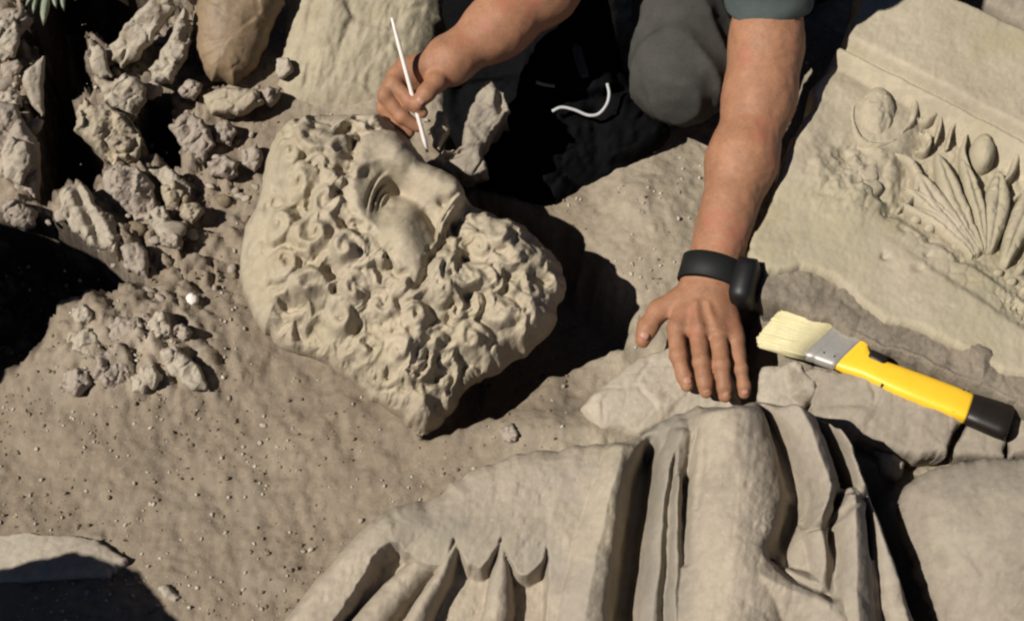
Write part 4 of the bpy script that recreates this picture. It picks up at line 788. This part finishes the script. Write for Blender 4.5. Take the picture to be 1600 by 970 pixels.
v, f = box(wc+rd*.055-fa*.008, fa, td_, rd, .036, .030, .017); obj('watch_case', v, f, M['rubber'], pw)
# white pick held in the brush hand
pk0 = w3(668, 238, .212); pk1 = w3(612, 28, .37); tl = thing('pick', pk0, 'thin white modelling pick held between thumb and fingers above the head', 'tool')
pts = [pk0+(pk1-pk0)*t for t in np.linspace(0, 1, 12)]; v, f = tube(pts, [.0022, .0034]+[.0033]*8+[.0026, .0018], 8); obj('shaft', v, f, M['white'], tl)

# ================================================================== THINGS IN THE SHADE BEHIND THE HEAD
rockpoly('marble_fragment', [(768,124),(780,140),(800,176),(772,206),(752,236),(762,268),(742,276),(700,270),(664,256),(690,238),(722,228),(728,190),(742,152)], .19, M['grey'], 'grey broken marble piece standing between the head and the black shade filler', 'stone', T=.02, R=12, depth=.2, seed=81, tilt=.8, am=.8, step=2, ribs=lambda X, Y: -.022*np.exp(-(((X-708)/20)**2+((Y-243+.25*(X-708))/7)**2)**2)-.018*np.exp(-(((X-783)/9)**2+((Y-158)/20)**2)**2))
rockpoly('stone', [(672,200),(684,172),(698,176),(700,210),(688,238),(676,226)], .18, M['pale'], 'small pale stone wedged behind the pick tip', 'stone', T=.012, R=8, depth=.1, seed=82, am=.4, step=2)
SHADEBAGP = chaikin([(684,-90),(940,-90),(950,0),(962,60),(985,140),(1062,206),(1010,248),(950,284),(915,322),(880,350),(800,330),(745,300),(716,236),(690,190),(694,120),(702,60),(690,20)], 2)
shadebag = rockpoly('shade_bag', SHADEBAGP, .06, M['blackcloth'], 'slumped black mass added to fill the shade, with pale curved piping, between the head and the knee', 'shade_bag', T=.06, R=60, depth=.16, seed=83, tilt=.8, am=.9, facet=.1, step=4, amp=1)  # added black mass standing in for the shade between head and knee
shadebagr = Relief(SHADEBAGP, .06, .8)
def on(px, py, u): return shadebagr.base(np.array([px]), np.array([py]))[0]+shadebagr.n*u
v, f = tube(spline([on(x, y, .094) for x, y in [(862,186),(876,180),(896,184),(916,192),(932,190),(944,176),(948,160),(945,144)]], 5), .0026, 8); obj('piping', v, f, M['piping'], shadebag)
v, f = tube(spline([on(x, y, .094) for x, y in [(838,142),(850,146),(866,148)]], 4), .0026, 8); obj('buckle', v, f, M['pale'], shadebag)
v, f = tube(spline([on(x, y, .094) for x, y in [(898,84),(904,110),(912,135)]], 4), [.002]+[.008]*7+[.006], 8, .4); obj('strap', v, f, M['trouser'], shadebag)

# ================================================================== OUTSIDE THE FRAME: added blocks shaped to throw the shadows at the left
def block(name, top, zt, zb, m, label, cat, seed=0, spread=1.12):
    pl = rough(chaikin(top, 1), 4, 2, seed); n = len(pl); V = []; ct = np.array([pl[:, 0].mean(), pl[:, 1].mean()]); rows = [(zt, .6), (zt-.012, .93), (zt-.03, 1)]+[(zt+(zb-zt)*k/8, 1+(spread-1)*k/8) for k in range(1, 9)]
    for z, s in rows:
        q = P(ct[0]+(pl[:, 0]-ct[0])*s, ct[1]+(pl[:, 1]-ct[1])*s, zt)+np.array([0, 0, z-zt]); q = q+np.stack([noise3(q*14, seed), noise3(q*14, seed+1), 0*q[:, 0]], 1)*.008; V.append(q)
    V.append(P(ct[0], ct[1], zt)[None]); V = np.concatenate(V); F = [(r*n+i, (r+1)*n+i, (r+1)*n+(i+1) % n, r*n+(i+1) % n) for r in range(len(rows)-1) for i in range(n)]+[(len(V)-1, i, (i+1) % n) for i in range(n)]
    return tag(obj(name, V, F, m), label, cat)
def caster(poly, z):                                         # where something of height z must stand to throw this shadow outline
    c = P(np.array([p[0] for p in poly]), np.array([p[1] for p in poly]), 0.0)-SD*(z/-SD[2])*np.array([1, 1, 1]); x, y = topix(c); return list(zip(x, y))
c1 = caster([(-260,330),(0,332),(60,350),(128,374),(195,425),(236,450),(160,462),(98,492),(62,560),(0,606),(-260,640)], .55)
block('shadow_block', c1, .55, -.12, M['grey'], 'tall block added outside the frame at the left to throw the shadow there', 'stone', 91, 1.0)  # unseen block, added and outlined to throw the wedge of shadow
c2 = caster([(-260,885),(0,880),(60,874),(120,858),(150,850),(222,874),(240,900),(290,945),(330,1010),(300,1120),(-260,1120)], .62)
block('shadow_block_low', c2, .62, -.05, M['grey'], 'tall rough block added outside the frame to throw the lower left shadow', 'stone', 92, 1.0)  # unseen block, added for the rounded shadow in the bottom corner
c3 = caster([(-60,-90),(300,-90),(262,10),(212,66),(168,78),(142,66),(138,120),(140,150),(112,190),(150,250),(110,286),(80,330),(66,322),(67,88),(-60,70)], .5)
